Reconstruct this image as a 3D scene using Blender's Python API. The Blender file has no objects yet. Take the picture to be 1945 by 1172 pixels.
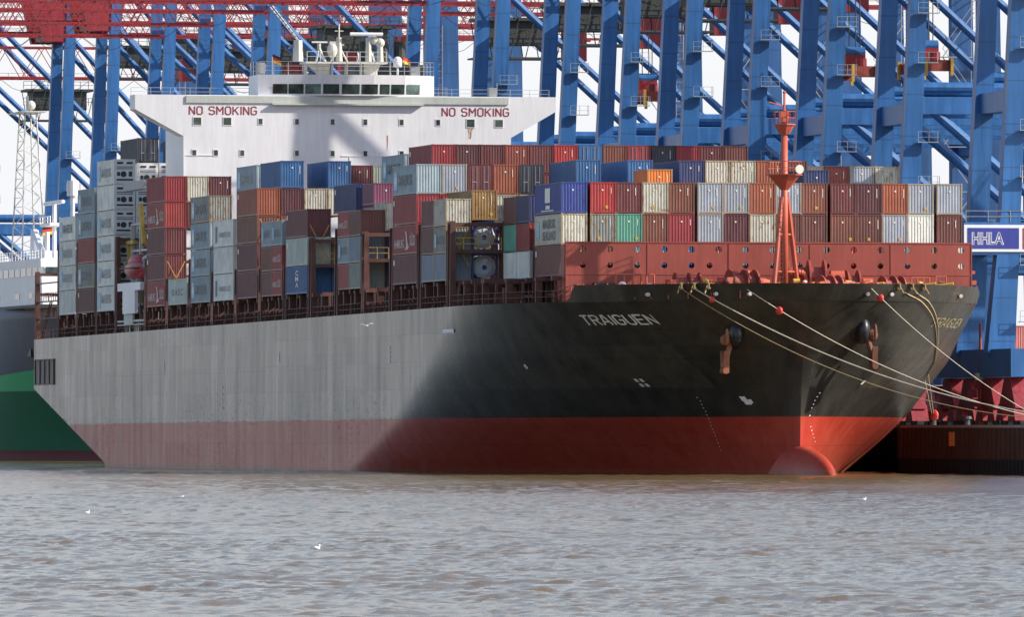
import bpy, math, random
import numpy as np
from mathutils import Vector, Matrix

random.seed(7)
rng = np.random.default_rng(7)
scene = bpy.context.scene
COL = scene.collection

# ------------------------------------------------------------------ camera, sky, sun, exposure
CAM_Z = 4.1
cd = bpy.data.cameras.new('camera')
cam = bpy.data.objects.new('camera', cd)
COL.objects.link(cam)
cam.location = (0, 0, CAM_Z)
cam.rotation_euler = (math.radians(90), 0, 0)
cd.sensor_width = 36.0
cd.lens = 36.0 * 19000 / 1945
cd.shift_y = (817 - 586) / 1945
cd.clip_start = 5
cd.clip_end = 60000
scene.camera = cam

SUN_EL = math.radians(32)
SUN_AZ = math.radians(101)          # clockwise from the view direction
world = bpy.data.worlds.new("World")
scene.world = world
world.use_nodes = True
wn = world.node_tree
bg = wn.nodes['Background']
sky = wn.nodes.new('ShaderNodeTexSky')
sky.sky_type = 'NISHITA'
sky.sun_disc = False
sky.sun_elevation = SUN_EL
sky.sun_rotation = SUN_AZ
sky.air_density = 1.0
sky.dust_density = 1.2
sky.ozone_density = 1.0
# thin bright haze veil, strongest near the horizon, over the blue sky
geo = wn.nodes.new('ShaderNodeTexCoord'); sp_ = wn.nodes.new('ShaderNodeSeparateXYZ'); wn.links.new(geo.outputs['Generated'], sp_.inputs[0])
mr = wn.nodes.new('ShaderNodeMapRange'); mr.inputs[1].default_value = 0.02; mr.inputs[2].default_value = 0.20; mr.inputs[3].default_value = .88; mr.inputs[4].default_value = .06
wn.links.new(sp_.outputs[2], mr.inputs[0])
mx = wn.nodes.new('ShaderNodeMix'); mx.data_type = 'RGBA'; mr2 = wn.nodes.new('ShaderNodeMapRange'); mr2.inputs[1].default_value = -.8; mr2.inputs[2].default_value = .0; mr2.inputs[3].default_value = .2; mr2.inputs[4].default_value = 1.0
wn.links.new(sp_.outputs[1], mr2.inputs[0]); mm_ = wn.nodes.new('ShaderNodeMath'); mm_.operation = 'MULTIPLY'; wn.links.new(mr.outputs[0], mm_.inputs[0]); wn.links.new(mr2.outputs[0], mm_.inputs[1])
wn.links.new(mm_.outputs[0], mx.inputs[0]); wn.links.new(sky.outputs[0], mx.inputs[6]); mx.inputs[7].default_value = (4.62, 4.66, 5.0, 1)
wn.links.new(mx.outputs[2], bg.inputs[0])
bg.inputs[1].default_value = 0.15
sd = bpy.data.lights.new('sun', 'SUN')
sd.energy = 5.0
sd.angle = math.radians(0.5)
sd.color = (1.0, 0.93, 0.83)
sun = bpy.data.objects.new('sun', sd)
COL.objects.link(sun)
tow = Vector((math.sin(SUN_AZ) * math.cos(SUN_EL), math.cos(SUN_AZ) * math.cos(SUN_EL), math.sin(SUN_EL)))
sun.rotation_euler = tow.to_track_quat('Z', 'Y').to_euler()
sun.location = (300, 600, 300)
scene.view_settings.view_transform = 'Standard'
scene.view_settings.look = 'None'
scene.view_settings.gamma = 1
scene.view_settings.exposure = 0.48

# ------------------------------------------------------------------ ship frame
C = (23.2, 922.8)
F = (0.1997, -0.97986)
P = (0.97986, 0.1997)
ANG = math.atan2(F[1], F[0])
def W(xs, ys, z):
    return Vector((C[0] + F[0]*xs + P[0]*ys, C[1] + F[1]*xs + P[1]*ys, z))
def proj(xs, ys, z):
    w = W(xs, ys, z)
    return 972.5 + 19000*w.x/w.y, 817 - 19000*(w.z - CAM_Z)/w.y

# ------------------------------------------------------------------ material helpers
def srgb(r, g, b):
    f = lambda c: (c/255/12.92) if c/255 <= .04045 else ((c/255+.055)/1.055)**2.4
    return (f(r), f(g), f(b))
class NT:
    def __init__(s, name):
        s.m = bpy.data.materials.new(name); s.m.use_nodes = True
        s.t = s.m.node_tree; s.p = s.t.nodes['Principled BSDF']
    def n(s, typ, **kw):
        nd = s.t.nodes.new('ShaderNode'+typ)
        for k, v in kw.items(): setattr(nd, k, v)
        return nd
    def set(s, inp, v):
        if hasattr(v, 'links') or isinstance(v, bpy.types.NodeSocket): s.t.links.new(v, inp)
        else: inp.default_value = v
    def math(s, op, a, b=0.0, c=0.0):
        nd = s.n('Math', operation=op)
        s.set(nd.inputs[0], a); s.set(nd.inputs[1], b); s.set(nd.inputs[2], c)
        return nd.outputs[0]
    def ramp(s, v, a, b, c=0.0, d=1.0):
        nd = s.n('MapRange'); nd.clamp = True
        s.set(nd.inputs[0], v); s.set(nd.inputs[1], a); s.set(nd.inputs[2], b); s.set(nd.inputs[3], c); s.set(nd.inputs[4], d)
        return nd.outputs[0]
    def mix(s, f, a, b):
        nd = s.n('Mix', data_type='RGBA')
        s.set(nd.inputs[0], f)
        for i, v in ((6, a), (7, b)):
            if isinstance(v, tuple) and len(v) == 3: v = (*v, 1)
            s.set(nd.inputs[i], v)
        return nd.outputs[2]
    def mul(s, a, b):
        nd = s.n('Mix', data_type='RGBA', blend_type='MULTIPLY'); nd.inputs[0].default_value = 1
        for i, v in ((6, a), (7, b)):
            if isinstance(v, tuple) and len(v) == 3: v = (*v, 1)
            s.set(nd.inputs[i], v)
        return nd.outputs[2]
    def obj(s): return s.n('TexCoord').outputs['Object']
    def mapping(s, vec, scale=(1, 1, 1), loc=(0, 0, 0)):
        nd = s.n('Mapping'); s.t.links.new(vec, nd.inputs[0]); nd.inputs['Scale'].default_value = scale
        s.set(nd.inputs['Location'], loc)
        return nd.outputs[0]
    def noise(s, vec, scale, detail=3.0, rough=.55):
        nd = s.n('TexNoise'); s.t.links.new(vec, nd.inputs['Vector'])
        nd.inputs['Scale'].default_value = scale; nd.inputs['Detail'].default_value = detail
        nd.inputs['Roughness'].default_value = rough
        return nd.outputs[0]
    def out(s, col=None, rough=None, metal=None, bump=None, bs=.3, bd=.05, ior=None):
        if col is not None:
            if isinstance(col, tuple) and len(col) == 3: col = (*col, 1)
            s.set(s.p.inputs['Base Color'], col)
        if rough is not None: s.set(s.p.inputs['Roughness'], rough)
        if metal is not None: s.set(s.p.inputs['Metallic'], metal)
        if ior is not None: s.set(s.p.inputs['IOR'], ior)
        if bump is not None:
            b = s.n('Bump'); b.inputs['Strength'].default_value = bs; b.inputs['Distance'].default_value = bd
            s.set(b.inputs['Height'], bump); s.t.links.new(b.outputs[0], s.p.inputs['Normal'])
        return s.m

def paint(name, col, rough=.5, var=.25, scale=.5, rust=0.0, metal=0.0):
    """weathered paint: soft fading, vertical streaks, a little rust"""
    t = NT(name); v = t.obj()
    n1 = t.noise(v, scale, 4)
    st = t.noise(t.mapping(v, (2.2, 2.2, .22)), 1.3, 5)
    k = t.math('ADD', t.math('MULTIPLY', n1, .5), t.math('MULTIPLY', st, .5))
    f = t.ramp(k, .3, .7)
    c = t.mix(f, tuple(x*(1-var) for x in col), tuple(min(1, x*(1+var*.6)+.006) for x in col))
    if rust > 0:
        r = t.noise(t.mapping(v, (3, 3, .5)), 1.6, 6, .65)
        m = t.ramp(r, .72-rust*.35, .80-rust*.30)
        c = t.mix(m, c, (.17, .065, .03))
    return t.out(c, t.ramp(st, .3, .7, rough-.08, rough+.12), metal)

M = {}
def flat(name, col, rough=.5, **k):
    M[name] = paint(name, col, rough, **k); return M[name]

def crane_paint(name, col):
    t = NT(name); v = t.obj(); sp = t.n('SeparateXYZ'); t.t.links.new(v, sp.inputs[0])
    n1 = t.noise(v, .10, 4); st = t.noise(t.mapping(v, (1.4, 1.4, .10)), 1.2, 5, .6)
    c = t.mix(t.ramp(t.math('ADD', t.math('MULTIPLY', n1, .5), t.math('MULTIPLY', st, .5)), .34, .64), tuple(x*.66 for x in col), tuple(x*1.22+.006 for x in col))
    fr = t.math('FRACT', t.math('DIVIDE', sp.outputs[2], 4.2))
    c = t.mix(t.math('MULTIPLY', t.math('LESS_THAN', fr, .03), .45), c, (.01, .03, .07))
    r = t.noise(t.mapping(v, (2.5, 2.5, .4)), 1.3, 6, .65)
    c = t.mix(t.ramp(r, .66, .74, 0, .8), c, (.10, .07, .06))
    M[name] = t.out(c, t.ramp(st, .3, .7, .36, .55))
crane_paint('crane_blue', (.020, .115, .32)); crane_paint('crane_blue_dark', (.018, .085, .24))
flat('crane_red', (.27, .016, .022), .45, var=.3, rust=.1)
flat('bogie_red', (.26, .02, .03), .5, var=.4, scale=.8, rust=.1)
flat('machine_dark', (.035, .04, .038), .6, var=.4)
flat('galvanised', (.30, .31, .32), .5, var=.2)
flat('deck_red', (.27, .046, .031), .55, var=.22, scale=.35, rust=.08)
flat('deck_brown', (.125, .045, .032), .6, var=.4, scale=.6, rust=.3)
flat('mast_orange', (.45, .088, .048), .45, var=.2, rust=.05)
flat('ship_white', (.72, .71, .73), .42, var=.13, scale=.12, rust=.05)
flat('old_white', (.55, .53, .47), .5, var=.2, rust=.1)
flat('bulwark_cream', (.45, .47, .43), .5, var=.15, rust=.1)
flat('yellow', (.55, .33, .05), .5, var=.3, rust=.3)
flat('fairlead_brass', (.30, .20, .07), .5, var=.4, rust=.4)
flat('rope_white', (.62, .55, .42), .8, var=.15)
flat('rope_tan', (.42, .30, .15), .8, var=.2)
flat('float_red', (.75, .05, .04), .4, var=.1)
flat('rust', (.15, .05, .025), .7, var=.5, scale=1.5)
flat('rust_bright', (.30, .10, .04), .7, var=.4, scale=1.2)
flat('lifeboat_red', (.42, .06, .07), .4, var=.2)
flat('concrete', (.22, .20, .17), .8, var=.3)
flat('quay_brown', (.055, .026, .013), .8, var=.6, scale=.25, rust=.3)
flat('quay_dark', (.010, .007, .006), .85, var=.5, scale=.4)
flat('gull_white', (.85, .85, .83), .6, var=.03)
flat('beak', (.7, .35, .05), .5, var=.1)
flat('sign_white', (.75, .75, .75), .4, var=.05)
flat('sign_blue', (.035, .045, .28), .4, var=.1)
flat('sign_red', (.45, .03, .04), .4, var=.1)
flat('text_red', (.30, .03, .045), .5, var=.2)
flat('text_white', (.80, .78, .70), .5, var=.25)
flat('text_dirty', (.33, .29, .17), .6, var=.5, scale=2)
flat('text_grey', (.10, .12, .13), .5, var=.2)
flat('text_pink', (.55, .42, .40), .5, var=.25)
flat('text_faint', (.30, .32, .31), .5, var=.2)
flat('text_purple', (.08, .06, .22), .5, var=.2)
flat('logo_blue', (.28, .50, .68), .5, var=.1)
flat('black', (.012, .012, .013), .5, var=.2)
flat('gloss_black', (.014, .015, .020), .36, var=.2)
flat('flag_red', (.65, .03, .02), .7, var=.05)
flat('flag_gold', (.80, .52, .02), .7, var=.05)
flat('steel_tank', (.50, .52, .54), .35, var=.2)
flat('dark_glass_frame', (.35, .36, .36), .5)
flat('orange_light', (.8, .3, .08), .5, var=.1)
flat('grass_far', (.07, .09, .035), .9)

def glass(name, col):
    t = NT(name); v = t.obj(); n = t.noise(v, .8, 3)
    M[name] = t.out(t.mix(t.ramp(n, .4, .62), tuple(c*.35 for c in col), col), .08)
glass('window_glass', (.05, .075, .065))
glass('window_pale', (.16, .24, .21))
glass('porthole_glass', (.10, .14, .12))

# container paint reads each container's own colour (alpha = how rusty it is)
t = NT('container_paint'); oi = t.n('ObjectInfo'); v0 = t.obj()
off = t.n('CombineXYZ'); rr = t.math('MULTIPLY', oi.outputs['Random'], 80.0)
t.t.links.new(rr, off.inputs[0]); t.t.links.new(rr, off.inputs[1])
v = t.n('VectorMath', operation='ADD'); t.t.links.new(v0, v.inputs[0]); t.t.links.new(off.outputs[0], v.inputs[1]); v = v.outputs[0]
n1 = t.noise(v, .55, 4); st = t.noise(t.mapping(v, (3.2, 3.2, .35)), 1.2, 5, .6)
c = t.mul(oi.outputs['Color'], t.mix(t.ramp(n1, .3, .7), (.80, .80, .80), (1.12, 1.1, 1.08)))
c = t.mix(t.ramp(st, .35, .75, 0, .16), c, (.24, .21, .19))
rm = t.math('ADD', t.noise(t.mapping(v, (2.4, 2.4, .8)), 1.5, 7, .68), t.math('MULTIPLY', oi.outputs['Alpha'], .30))
rc = t.mix(t.noise(v, 3.0, 3), (.13, .045, .02), (.34, .19, .06))
c = t.mix(t.ramp(rm, .70, .80), c, rc)
M['container_paint'] = t.out(c, t.ramp(st, .3, .7, .42, .62))

# hull: dull black topsides over red boot topping, worn plates
t = NT('hull_paint'); v = t.obj()
sep = t.n('SeparateXYZ'); t.t.links.new(v, sep.inputs[0]); X, Y, Z = sep.outputs
xz = t.n('CombineXYZ'); t.t.links.new(X, xz.inputs[0]); t.t.links.new(Z, xz.inputs[1]); xz = xz.outputs[0]
br = t.n('TexBrick'); t.t.links.new(xz, br.inputs['Vector'])
br.inputs['Scale'].default_value = 1; br.inputs['Brick Width'].default_value = 11.5; br.inputs['Row Height'].default_value = 2.65
br.inputs['Mortar Size'].default_value = .035; br.inputs['Mortar Smooth'].default_value = .6; br.inputs['Color1'].default_value = (.35, .35, .35, 1); br.inputs['Color2'].default_value = (.65, .65, .65, 1)
br.inputs['Mortar'].default_value = (.5, .5, .5, 1)
plate = br.outputs[0]; seam = br.outputs[1]
big = t.noise(t.mapping(v, (.25, .25, .8)), .35, 3)
strk = t.noise(t.mapping(v, (1.1, 1.1, .11)), .9, 6, .62)
fine = t.noise(t.mapping(v, (.5, .5, 1.8)), 1.5, 6, .65)
k = t.math('ADD', t.math('MULTIPLY', strk, .6), t.math('MULTIPLY', big, .4))
blk = t.mix(t.ramp(k, .36, .66), (.006, .007, .008), (.030, .031, .030))
wear = t.math('MULTIPLY', 1.0, t.ramp(t.noise(t.mapping(v, (.7, .7, .3)), .6, 6, .6), .22, .62))
blk = t.mix(t.math('MULTIPLY', wear, .9), blk, (.070, .063, .050))
scuff = t.math('MULTIPLY', t.ramp(t.noise(t.mapping(v, (.35, .35, 2.2)), 1.3, 9, .75), .53, .66), t.ramp(Z, 9.8, 5.5))
scuff = t.math('MULTIPLY', scuff, t.ramp(t.noise(v, .06, 2), .42, .55))
blk = t.mix(t.math('MULTIPLY', scuff, .6), blk, t.mix(fine, (.02, .014, .010), (.10, .045, .02)))
red = t.mix(t.ramp(k, .35, .65), (.33, .030, .018), (.42, .062, .035))
salt = t.math('MULTIPLY', t.ramp(t.noise(t.mapping(v, (.9, .9, .22)), .8, 6, .65), .47, .68), t.ramp(X, -18, -50))
red = t.mix(t.math('MULTIPLY', salt, .45), red, (.27, .125, .115))
redr = t.math('MULTIPLY', t.ramp(t.noise(t.mapping(v, (1.4, 1.4, .5)), 1.2, 6, .7), .60, .68), t.ramp(X, -10, -60))
red = t.mix(t.math('MULTIPLY', redr, .45), red, (.12, .045, .03))
zl = t.math('SUBTRACT', Z, t.math('ADD', t.math('MULTIPLY', X, .0021), 5.3))
zl = t.math('ADD', zl, t.math('MULTIPLY', t.math('SUBTRACT', fine, .5), t.ramp(X, -20, -60, .0, 1.0)))
fl = t.math('ABSOLUTE', t.math('SUBTRACT', Z, t.math('ADD', t.math('MULTIPLY', t.noise(t.mapping(v, (.05, .05, .05)), 1, 2), .5), 9.95)))
blk = t.mix(t.math('MULTIPLY', t.math('MULTIPLY', t.math('LESS_THAN', fl, .06), t.ramp(X, -28, -45)), .8), blk, (.006, .006, .006))
pt = t.n('TexBrick'); t.t.links.new(t.mapping(xz, (1, 1, 1), (3.1, 7.7, 0)), pt.inputs['Vector']); pt.inputs['Scale'].default_value = 1; pt.inputs['Brick Width'].default_value = 26; pt.inputs['Row Height'].default_value = 3.9; pt.inputs['Mortar Size'].default_value = 0
pt.inputs['Color1'].default_value = (.62, .65, .70, 1); pt.inputs['Color2'].default_value = (1.12, 1.1, 1.05, 1)
blk = t.mul(blk, pt.outputs[0])
c = t.mix(t.ramp(zl, -.05, .05), red, blk)
slime = t.math('MULTIPLY', t.ramp(Z, .55, .1), .5)
c = t.mix(slime, c, (.09, .07, .03))
c = t.mix(t.math('MULTIPLY', seam, .35), c, (.01, .01, .01))
rg = t.math('ADD', t.math('ADD', t.math('MULTIPLY', plate, .10), t.math('MULTIPLY', t.noise(t.mapping(v, (.9, .9, .12)), .5, 5, .6), .26)), .12)
rg = t.math('ADD', rg, t.math('MULTIPLY', scuff, .16)); rg = t.math('ADD', rg, t.math('MULTIPLY', redr, .10)); rg = t.math('ADD', rg, t.ramp(zl, -.05, .05, .13, 0))
ht = t.math('ADD', t.noise(t.mapping(v, (.35, .35, .35)), 1.0, 2), t.math('MULTIPLY', seam, -.3))
M['hull_paint'] = t.out(c, rg, bump=ht, bs=.35, bd=.05, ior=1.37)

# neighbour hull: grey over light green over dark green, red boot
t = NT('green_hull_paint'); v = t.obj()
sep = t.n('SeparateXYZ'); t.t.links.new(v, sep.inputs[0]); X, Y, Z = sep.outputs
st = t.noise(t.mapping(v, (1, 1, .2)), .6, 5); n1 = t.noise(v, .2, 3)
zz = t.math('SUBTRACT', Z, t.math('MULTIPLY', X, .045))
c = t.mix(t.ramp(Z, 1.25, 1.35), (.13, .018, .02), t.mix(n1, (.003, .105, .042), (.006, .14, .06)))
c = t.mix(t.ramp(Z, 9.35, 9.45), c, (.07, .42, .17))
c = t.mix(t.ramp(zz, 12.9, 13.0), c, t.mix(st, (.08, .085, .11), (.13, .135, .16)))
M['green_hull_paint'] = t.out(c, .62)

# river water: brown silty body colour under sky reflection
t = NT('river_water'); v = t.obj()
n1 = t.noise(t.mapping(v, (1.6, .8, 1)), 1.7, 4, .6)
n2 = t.noise(t.mapping(v, (.7, .35, 1)), .8, 3, .55)
patch = t.noise(t.mapping(v, (.02, .008, 1)), 1, 2)
h = t.math('ADD', t.math('MULTIPLY', n1, .35), t.math('MULTIPLY', n2, .65))
M['river_water'] = t.out(t.mix(patch, (.13, .083, .034), (.17, .112, .050)), t.ramp(patch, .35, .65, .10, .17), bump=h, bs=.8, bd=.17, ior=1.333)

# ------------------------------------------------------------------ mesh helpers
class MB:
    def __init__(s): s.v = []; s.f = []
    def add(s, vs, fs):
        o = len(s.v); s.v += [tuple(x) for x in vs]; s.f += [tuple(i+o for i in f) for f in fs]; return s
    def box(s, x0, x1, y0, y1, z0, z1):
        return s.add([(x0,y0,z0),(x1,y0,z0),(x1,y1,z0),(x0,y1,z0),(x0,y0,z1),(x1,y0,z1),(x1,y1,z1),(x0,y1,z1)],
                     [(0,3,2,1),(4,5,6,7),(0,1,5,4),(1,2,6,5),(2,3,7,6),(3,0,4,7)])
    def cb(s, c, d): return s.box(c[0]-d[0]/2, c[0]+d[0]/2, c[1]-d[1]/2, c[1]+d[1]/2, c[2]-d[2]/2, c[2]+d[2]/2)
    def tube(s, a, b, r, n=8, r2=None, caps=True):
        a = Vector(a); b = Vector(b); d = b-a
        if d.length < 1e-6: return s
        d.normalize(); u = d.orthogonal().normalized()
        if abs(d.z) < .999: u = Vector((0,0,1)).cross(d).normalized()
        w = d.cross(u); r2 = r if r2 is None else r2
        vs = []
        ph = math.pi/n if n == 4 else 0
        for q, rr in ((a, r), (b, r2)):
            for i in range(n):
                an = 2*math.pi*i/n + ph
                vs.append(q + (u*math.cos(an) + w*math.sin(an))*rr)
        fs = [(i, (i+1) % n, n+(i+1) % n, n+i) for i in range(n)]
        if caps: fs += [tuple(range(n-1, -1, -1)), tuple(range(n, 2*n))]
        return s.add(vs, fs)
    def path(s, pts, r, n=6):
        for a, b in zip(pts, pts[1:]): s.tube(a, b, r, n)
        return s
    def taper(s, a, da, b, db):
        """box leg from centre a with (dx, dy) to centre b"""
        vs = []
        for c, d in ((a, da), (b, db)):
            vs += [(c[0]-d[0]/2, c[1]-d[1]/2, c[2]), (c[0]+d[0]/2, c[1]-d[1]/2, c[2]), (c[0]+d[0]/2, c[1]+d[1]/2, c[2]), (c[0]-d[0]/2, c[1]+d[1]/2, c[2])]
        return s.add(vs, [(0,3,2,1),(4,5,6,7),(0,1,5,4),(1,2,6,5),(2,3,7,6),(3,0,4,7)])
    def extrude_x(s, poly, x0, x1):
        """polygon of (y, z), counter-clockwise seen from +x"""
        n = len(poly)
        return s.add([(x0, y, z) for y, z in poly] + [(x1, y, z) for y, z in poly],
                     [tuple(range(n-1, -1, -1)), tuple(range(n, 2*n))] + [(i, (i+1) % n, n+(i+1) % n, n+i) for i in range(n)])
    def extrude_y(s, poly, y0, y1):
        n = len(poly)
        return s.add([(x, y0, z) for x, z in poly] + [(x, y1, z) for x, z in poly],
                     [tuple(range(n)), tuple(range(2*n-1, n-1, -1))] + [((i+1) % n, i, n+i, n+(i+1) % n) for i in range(n)])
    def ball(s, c, r, nu=12, nv=8, sc=(1, 1, 1)):
        vs = [(c[0], c[1], c[2]-r*sc[2])]
        for j in range(1, nv):
            p = math.pi*j/nv
            for i in range(nu):
                a = 2*math.pi*i/nu
                vs.append((c[0]+r*sc[0]*math.sin(p)*math.cos(a), c[1]+r*sc[1]*math.sin(p)*math.sin(a), c[2]-r*sc[2]*math.cos(p)))
        vs.append((c[0], c[1], c[2]+r*sc[2]))
        fs = [(0, 1+(i+1) % nu, 1+i) for i in range(nu)]
        for j in range(nv-2):
            for i in range(nu):
                a = 1+j*nu+i; b = 1+j*nu+(i+1) % nu
                fs.append((a, b, b+nu, a+nu))
        L = len(vs)-1; k = 1+(nv-2)*nu
        fs += [(L, k+i, k+(i+1) % nu) for i in range(nu)]
        return s.add(vs, fs)
    def rail(s, pts, h=1.1, r=.03, posts=2.0, bars=2):
        for a, b in zip(pts, pts[1:]):
            a = Vector(a); b = Vector(b); L = (b-a).length
            for k in range(1, bars+1):
                dz = Vector((0, 0, h*k/bars)); s.tube(a+dz, b+dz, r, 4)
            n = max(1, int(L/posts))
            for i in range(n+1):
                q = a.lerp(b, i/n); s.tube(q, q+Vector((0, 0, h)), r, 4)
        return s
    def mesh(s, name, mat=None, smooth=False):
        me = bpy.data.meshes.new(name); me.from_pydata(s.v, [], s.f); me.validate()
        if mat: me.materials.append(M[mat] if isinstance(mat, str) else mat)
        if smooth: me.polygons.foreach_set('use_smooth', [True]*len(me.polygons))
        me.update(); return me
    def build(s, name, mat, parent=None, smooth=False):
        return link(name, s.mesh(name, mat, smooth), parent)
    def mark(s):
        s.__dict__.setdefault('marks', []).append((len(s.v), len(s.f))); return s
    def build_each(s, name, mat, parent=None, smooth=False):
        """one object per marked piece"""
        mk_ = s.marks + [(len(s.v), len(s.f))]; out = []
        for (v0, f0), (v1, f1) in zip(mk_, mk_[1:]):
            if v1 == v0: continue
            q = MB(); q.v = s.v[v0:v1]; q.f = [tuple(i-v0 for i in f) for f in s.f[f0:f1]]
            out.append(q.build(name, mat, parent, smooth))
        return out
def link(name, data, parent=None):
    o = bpy.data.objects.new(name, data); COL.objects.link(o)
    if parent: o.parent = parent
    return o
LABELS = set()
def tag(o, label=None, cat=None, group=None, kind=None):
    if label:
        assert 4 <= len(label.split()) <= 16, label
        if label in LABELS: print('DUPLICATE LABEL', label)
        LABELS.add(label); o['label'] = label
    if cat: o['category'] = cat
    if group: o['group'] = group
    if kind: o['kind'] = kind
    return o
def empty(name, loc=(0,0,0), rz=0.0):
    o = bpy.data.objects.new(name, None); COL.objects.link(o)
    o.location = loc; o.rotation_euler = (0, 0, rz); o.empty_display_size = .5
    return o
def copy_tree(o, parent=None):
    c = o.copy(); COL.objects.link(c)
    if parent: c.parent = parent
    for ch in [x for x in bpy.data.objects if x.parent == o]: copy_tree(ch, c)
    return c

_tc = {}
def text2d(s, h=1.0, bold=.012, tight=1.0):
    """flat letters: (verts, faces, width), cap height h, left edge at 0"""
    key = (s, bold, tight)
    if key not in _tc:
        cu = bpy.data.curves.new('t', 'FONT'); cu.body = s; cu.offset = bold; cu.resolution_u = 3; cu.space_character = tight
        ob = bpy.data.objects.new('t', cu); COL.objects.link(ob)
        dg = bpy.context.evaluated_depsgraph_get()
        me = bpy.data.meshes.new_from_object(ob.evaluated_get(dg))
        vs = np.array([v.co[:] for v in me.vertices]); fs = [tuple(p.vertices) for p in me.polygons]
        vs[:, 0] -= vs[:, 0].min(); vs[:, 1] -= vs[:, 1].min(); vs[:, :2] /= vs[:, 1].max()
        bpy.data.objects.remove(ob); bpy.data.meshes.remove(me); bpy.data.curves.remove(cu)
        _tc[key] = (vs, fs)
    vs, fs = _tc[key]
    return vs[:, :2]*h, fs, vs[:, 0].max()*h

GLY = {'N': [[(0,0),(0,1),(.62,0),(.62,1)]], 'O': [[(.15,0),(0,.15),(0,.85),(.15,1),(.47,1),(.62,.85),(.62,.15),(.47,0),(.15,0)]],
 'S': [[(0,.15),(.15,0),(.47,0),(.62,.15),(.62,.38),(.47,.52),(.15,.52),(0,.66),(0,.85),(.15,1),(.47,1),(.62,.85)]], 'M': [[(0,0),(0,1),(.37,.42),(.74,1),(.74,0)]],
 'K': [[(0,0),(0,1)],[(.62,1),(.04,.42)],[(.22,.6),(.62,0)]], 'I': [[(.05,0),(.05,1)]], 'G': [[(.62,.85),(.47,1),(.15,1),(0,.85),(0,.15),(.15,0),(.47,0),(.62,.15),(.62,.48),(.34,.48)]],
 'T': [[(0,1),(.62,1)],[(.31,1),(.31,0)]], 'R': [[(0,0),(0,1),(.47,1),(.62,.86),(.62,.62),(.47,.5),(0,.5)],[(.3,.5),(.62,0)]], 'A': [[(0,0),(.25,1),(.40,1),(.65,0)],[(.08,.3),(.57,.3)]],
 'U': [[(0,1),(0,.15),(.15,0),(.47,0),(.62,.15),(.62,1)]], 'E': [[(.58,1),(0,1),(0,0),(.58,0)],[(0,.52),(.48,.52)]]}
def strokes(s, h=1.0, w=.15, gap=.30):
    x0 = 0.0; vs = []; fs = []
    for ch in s:
        if ch == ' ': x0 += .55; continue
        mxw = 0
        for pl in GLY[ch]:
            for (ax, ay), (bx, by) in zip(pl, pl[1:]):
                d = math.hypot(bx-ax, by-ay); nx, ny = -(by-ay)/d*w/2, (bx-ax)/d*w/2; ex, ey = (bx-ax)/d*w*.3, (by-ay)/d*w*.3
                o = len(vs); n = 4
                for i in range(n+1):
                    q = i/n; px, py = ax-ex+(bx-ax+2*ex)*q, ay-ey+(by-ay+2*ey)*q
                    vs += [(x0+px-nx, py-ny), (x0+px+nx, py+ny)]
                fs += [(o+2*i, o+2*i+2, o+2*i+3, o+2*i+1) for i in range(n)]
            mxw = max(mxw, max(p[0] for p in pl))
        x0 += mxw+gap
    return [(x*h, y*h) for x, y in vs], fs, (x0-gap)*h

# ------------------------------------------------------------------ hull form
ZK = [-3, 0, 2.7, 5.4, 8, 10.5, 13, 15.9, 17.4]
ST = [14.7, 14.7, 14.9, 15.0, 15.4, 16.2, 18, 20.2, 21.2]
LL = [98, 92, 79, 67, 60, 53, 50, 46, 46]
AA = [1.3, 1.36, 1.47, 1.6, 1.72, 1.84, 1.9, 2, 2.0]
BB = [1.0, .98, .88, .78, .68, .59, .545, .5, .5]
HB = 24.13
def hpar(z): return (np.interp(z, ZK, ST), np.interp(z, ZK, LL), np.interp(z, ZK, AA), np.interp(z, ZK, BB))
def zstern(xs): return max(0.0, (-xs-229)/(284-229)*9.0) if xs < -229 else -99
def hbr(xs, z):
    st, L, a, b = hpar(z)
    t = min(1, max(0, (st-xs)/L))
    h = HB*(1-(1-t)**a)**b
    if xs < -229:
        d = zstern(xs)-z
        if d > 0: h = max(0.0, h-d*3.2-(-xs-229)*.03)
    return h
def zdeck(xs): return 15.85 + .0033*min(xs, 0)
def solve_u(u, z, side):
    """ship x where the hull side at height z projects to image column u (used once, to read positions off the photo)"""
    best = min((abs(proj(x, side*hbr(x, z), z)[0]-u), x) for x in np.linspace(-100 if side < 0 else -14, 19.5, 1400))
    return best[1]
SHIP = empty('container_ship', (C[0], C[1], 0), ANG)
tag(SHIP, 'long dark container ship with red lower hull and white bridge house, moored at quay', 'container ship')

zl = [-3, -1.5, -.5, 0, .6, 1.2, 2, 2.7, 3.5, 4.4, 5.4, 6.6, 8, 9.2, 10.5, 11.7, 13, 14, 14.8, None]
NT1, NT2 = 60, 70
verts = []; faces = []
cols = NT1+NT2
for side in (-1, 1):
    for z in zl:
        for i in range(cols):
            zz = z
            st, L, a, b = hpar(15.8 if z is None else z)
            if i < NT1:
                x = st - L*(i/(NT1-1))**1.9
            else:
                x = (st-L) + (-284-(st-L))*((i-NT1+1)/NT2)
            if z is None: zz = zdeck(x)
            elif x < 0 and z > 14: zz = min(z, 14 + (z-14)*(zdeck(x)-14)/1.85)
            yy_ = hbr(x, zz) if i else 0.0
            if x < -229:
                zz = max(zz, zstern(x)); yy_ = HB
                if z == -3: yy_ = HB-9; zz = zstern(x)-1.2
            verts.append((x, side*yy_, zz))
nz = len(zl)
def vid(s, j, i): return s*nz*cols + j*cols + i
for s in (0, 1):
    for j in range(nz-1):
        for i in range(cols-1):
            q = (vid(s,j,i), vid(s,j,i+1), vid(s,j+1,i+1), vid(s,j+1,i))
            faces.append(q if s == 1 else q[::-1])
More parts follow.
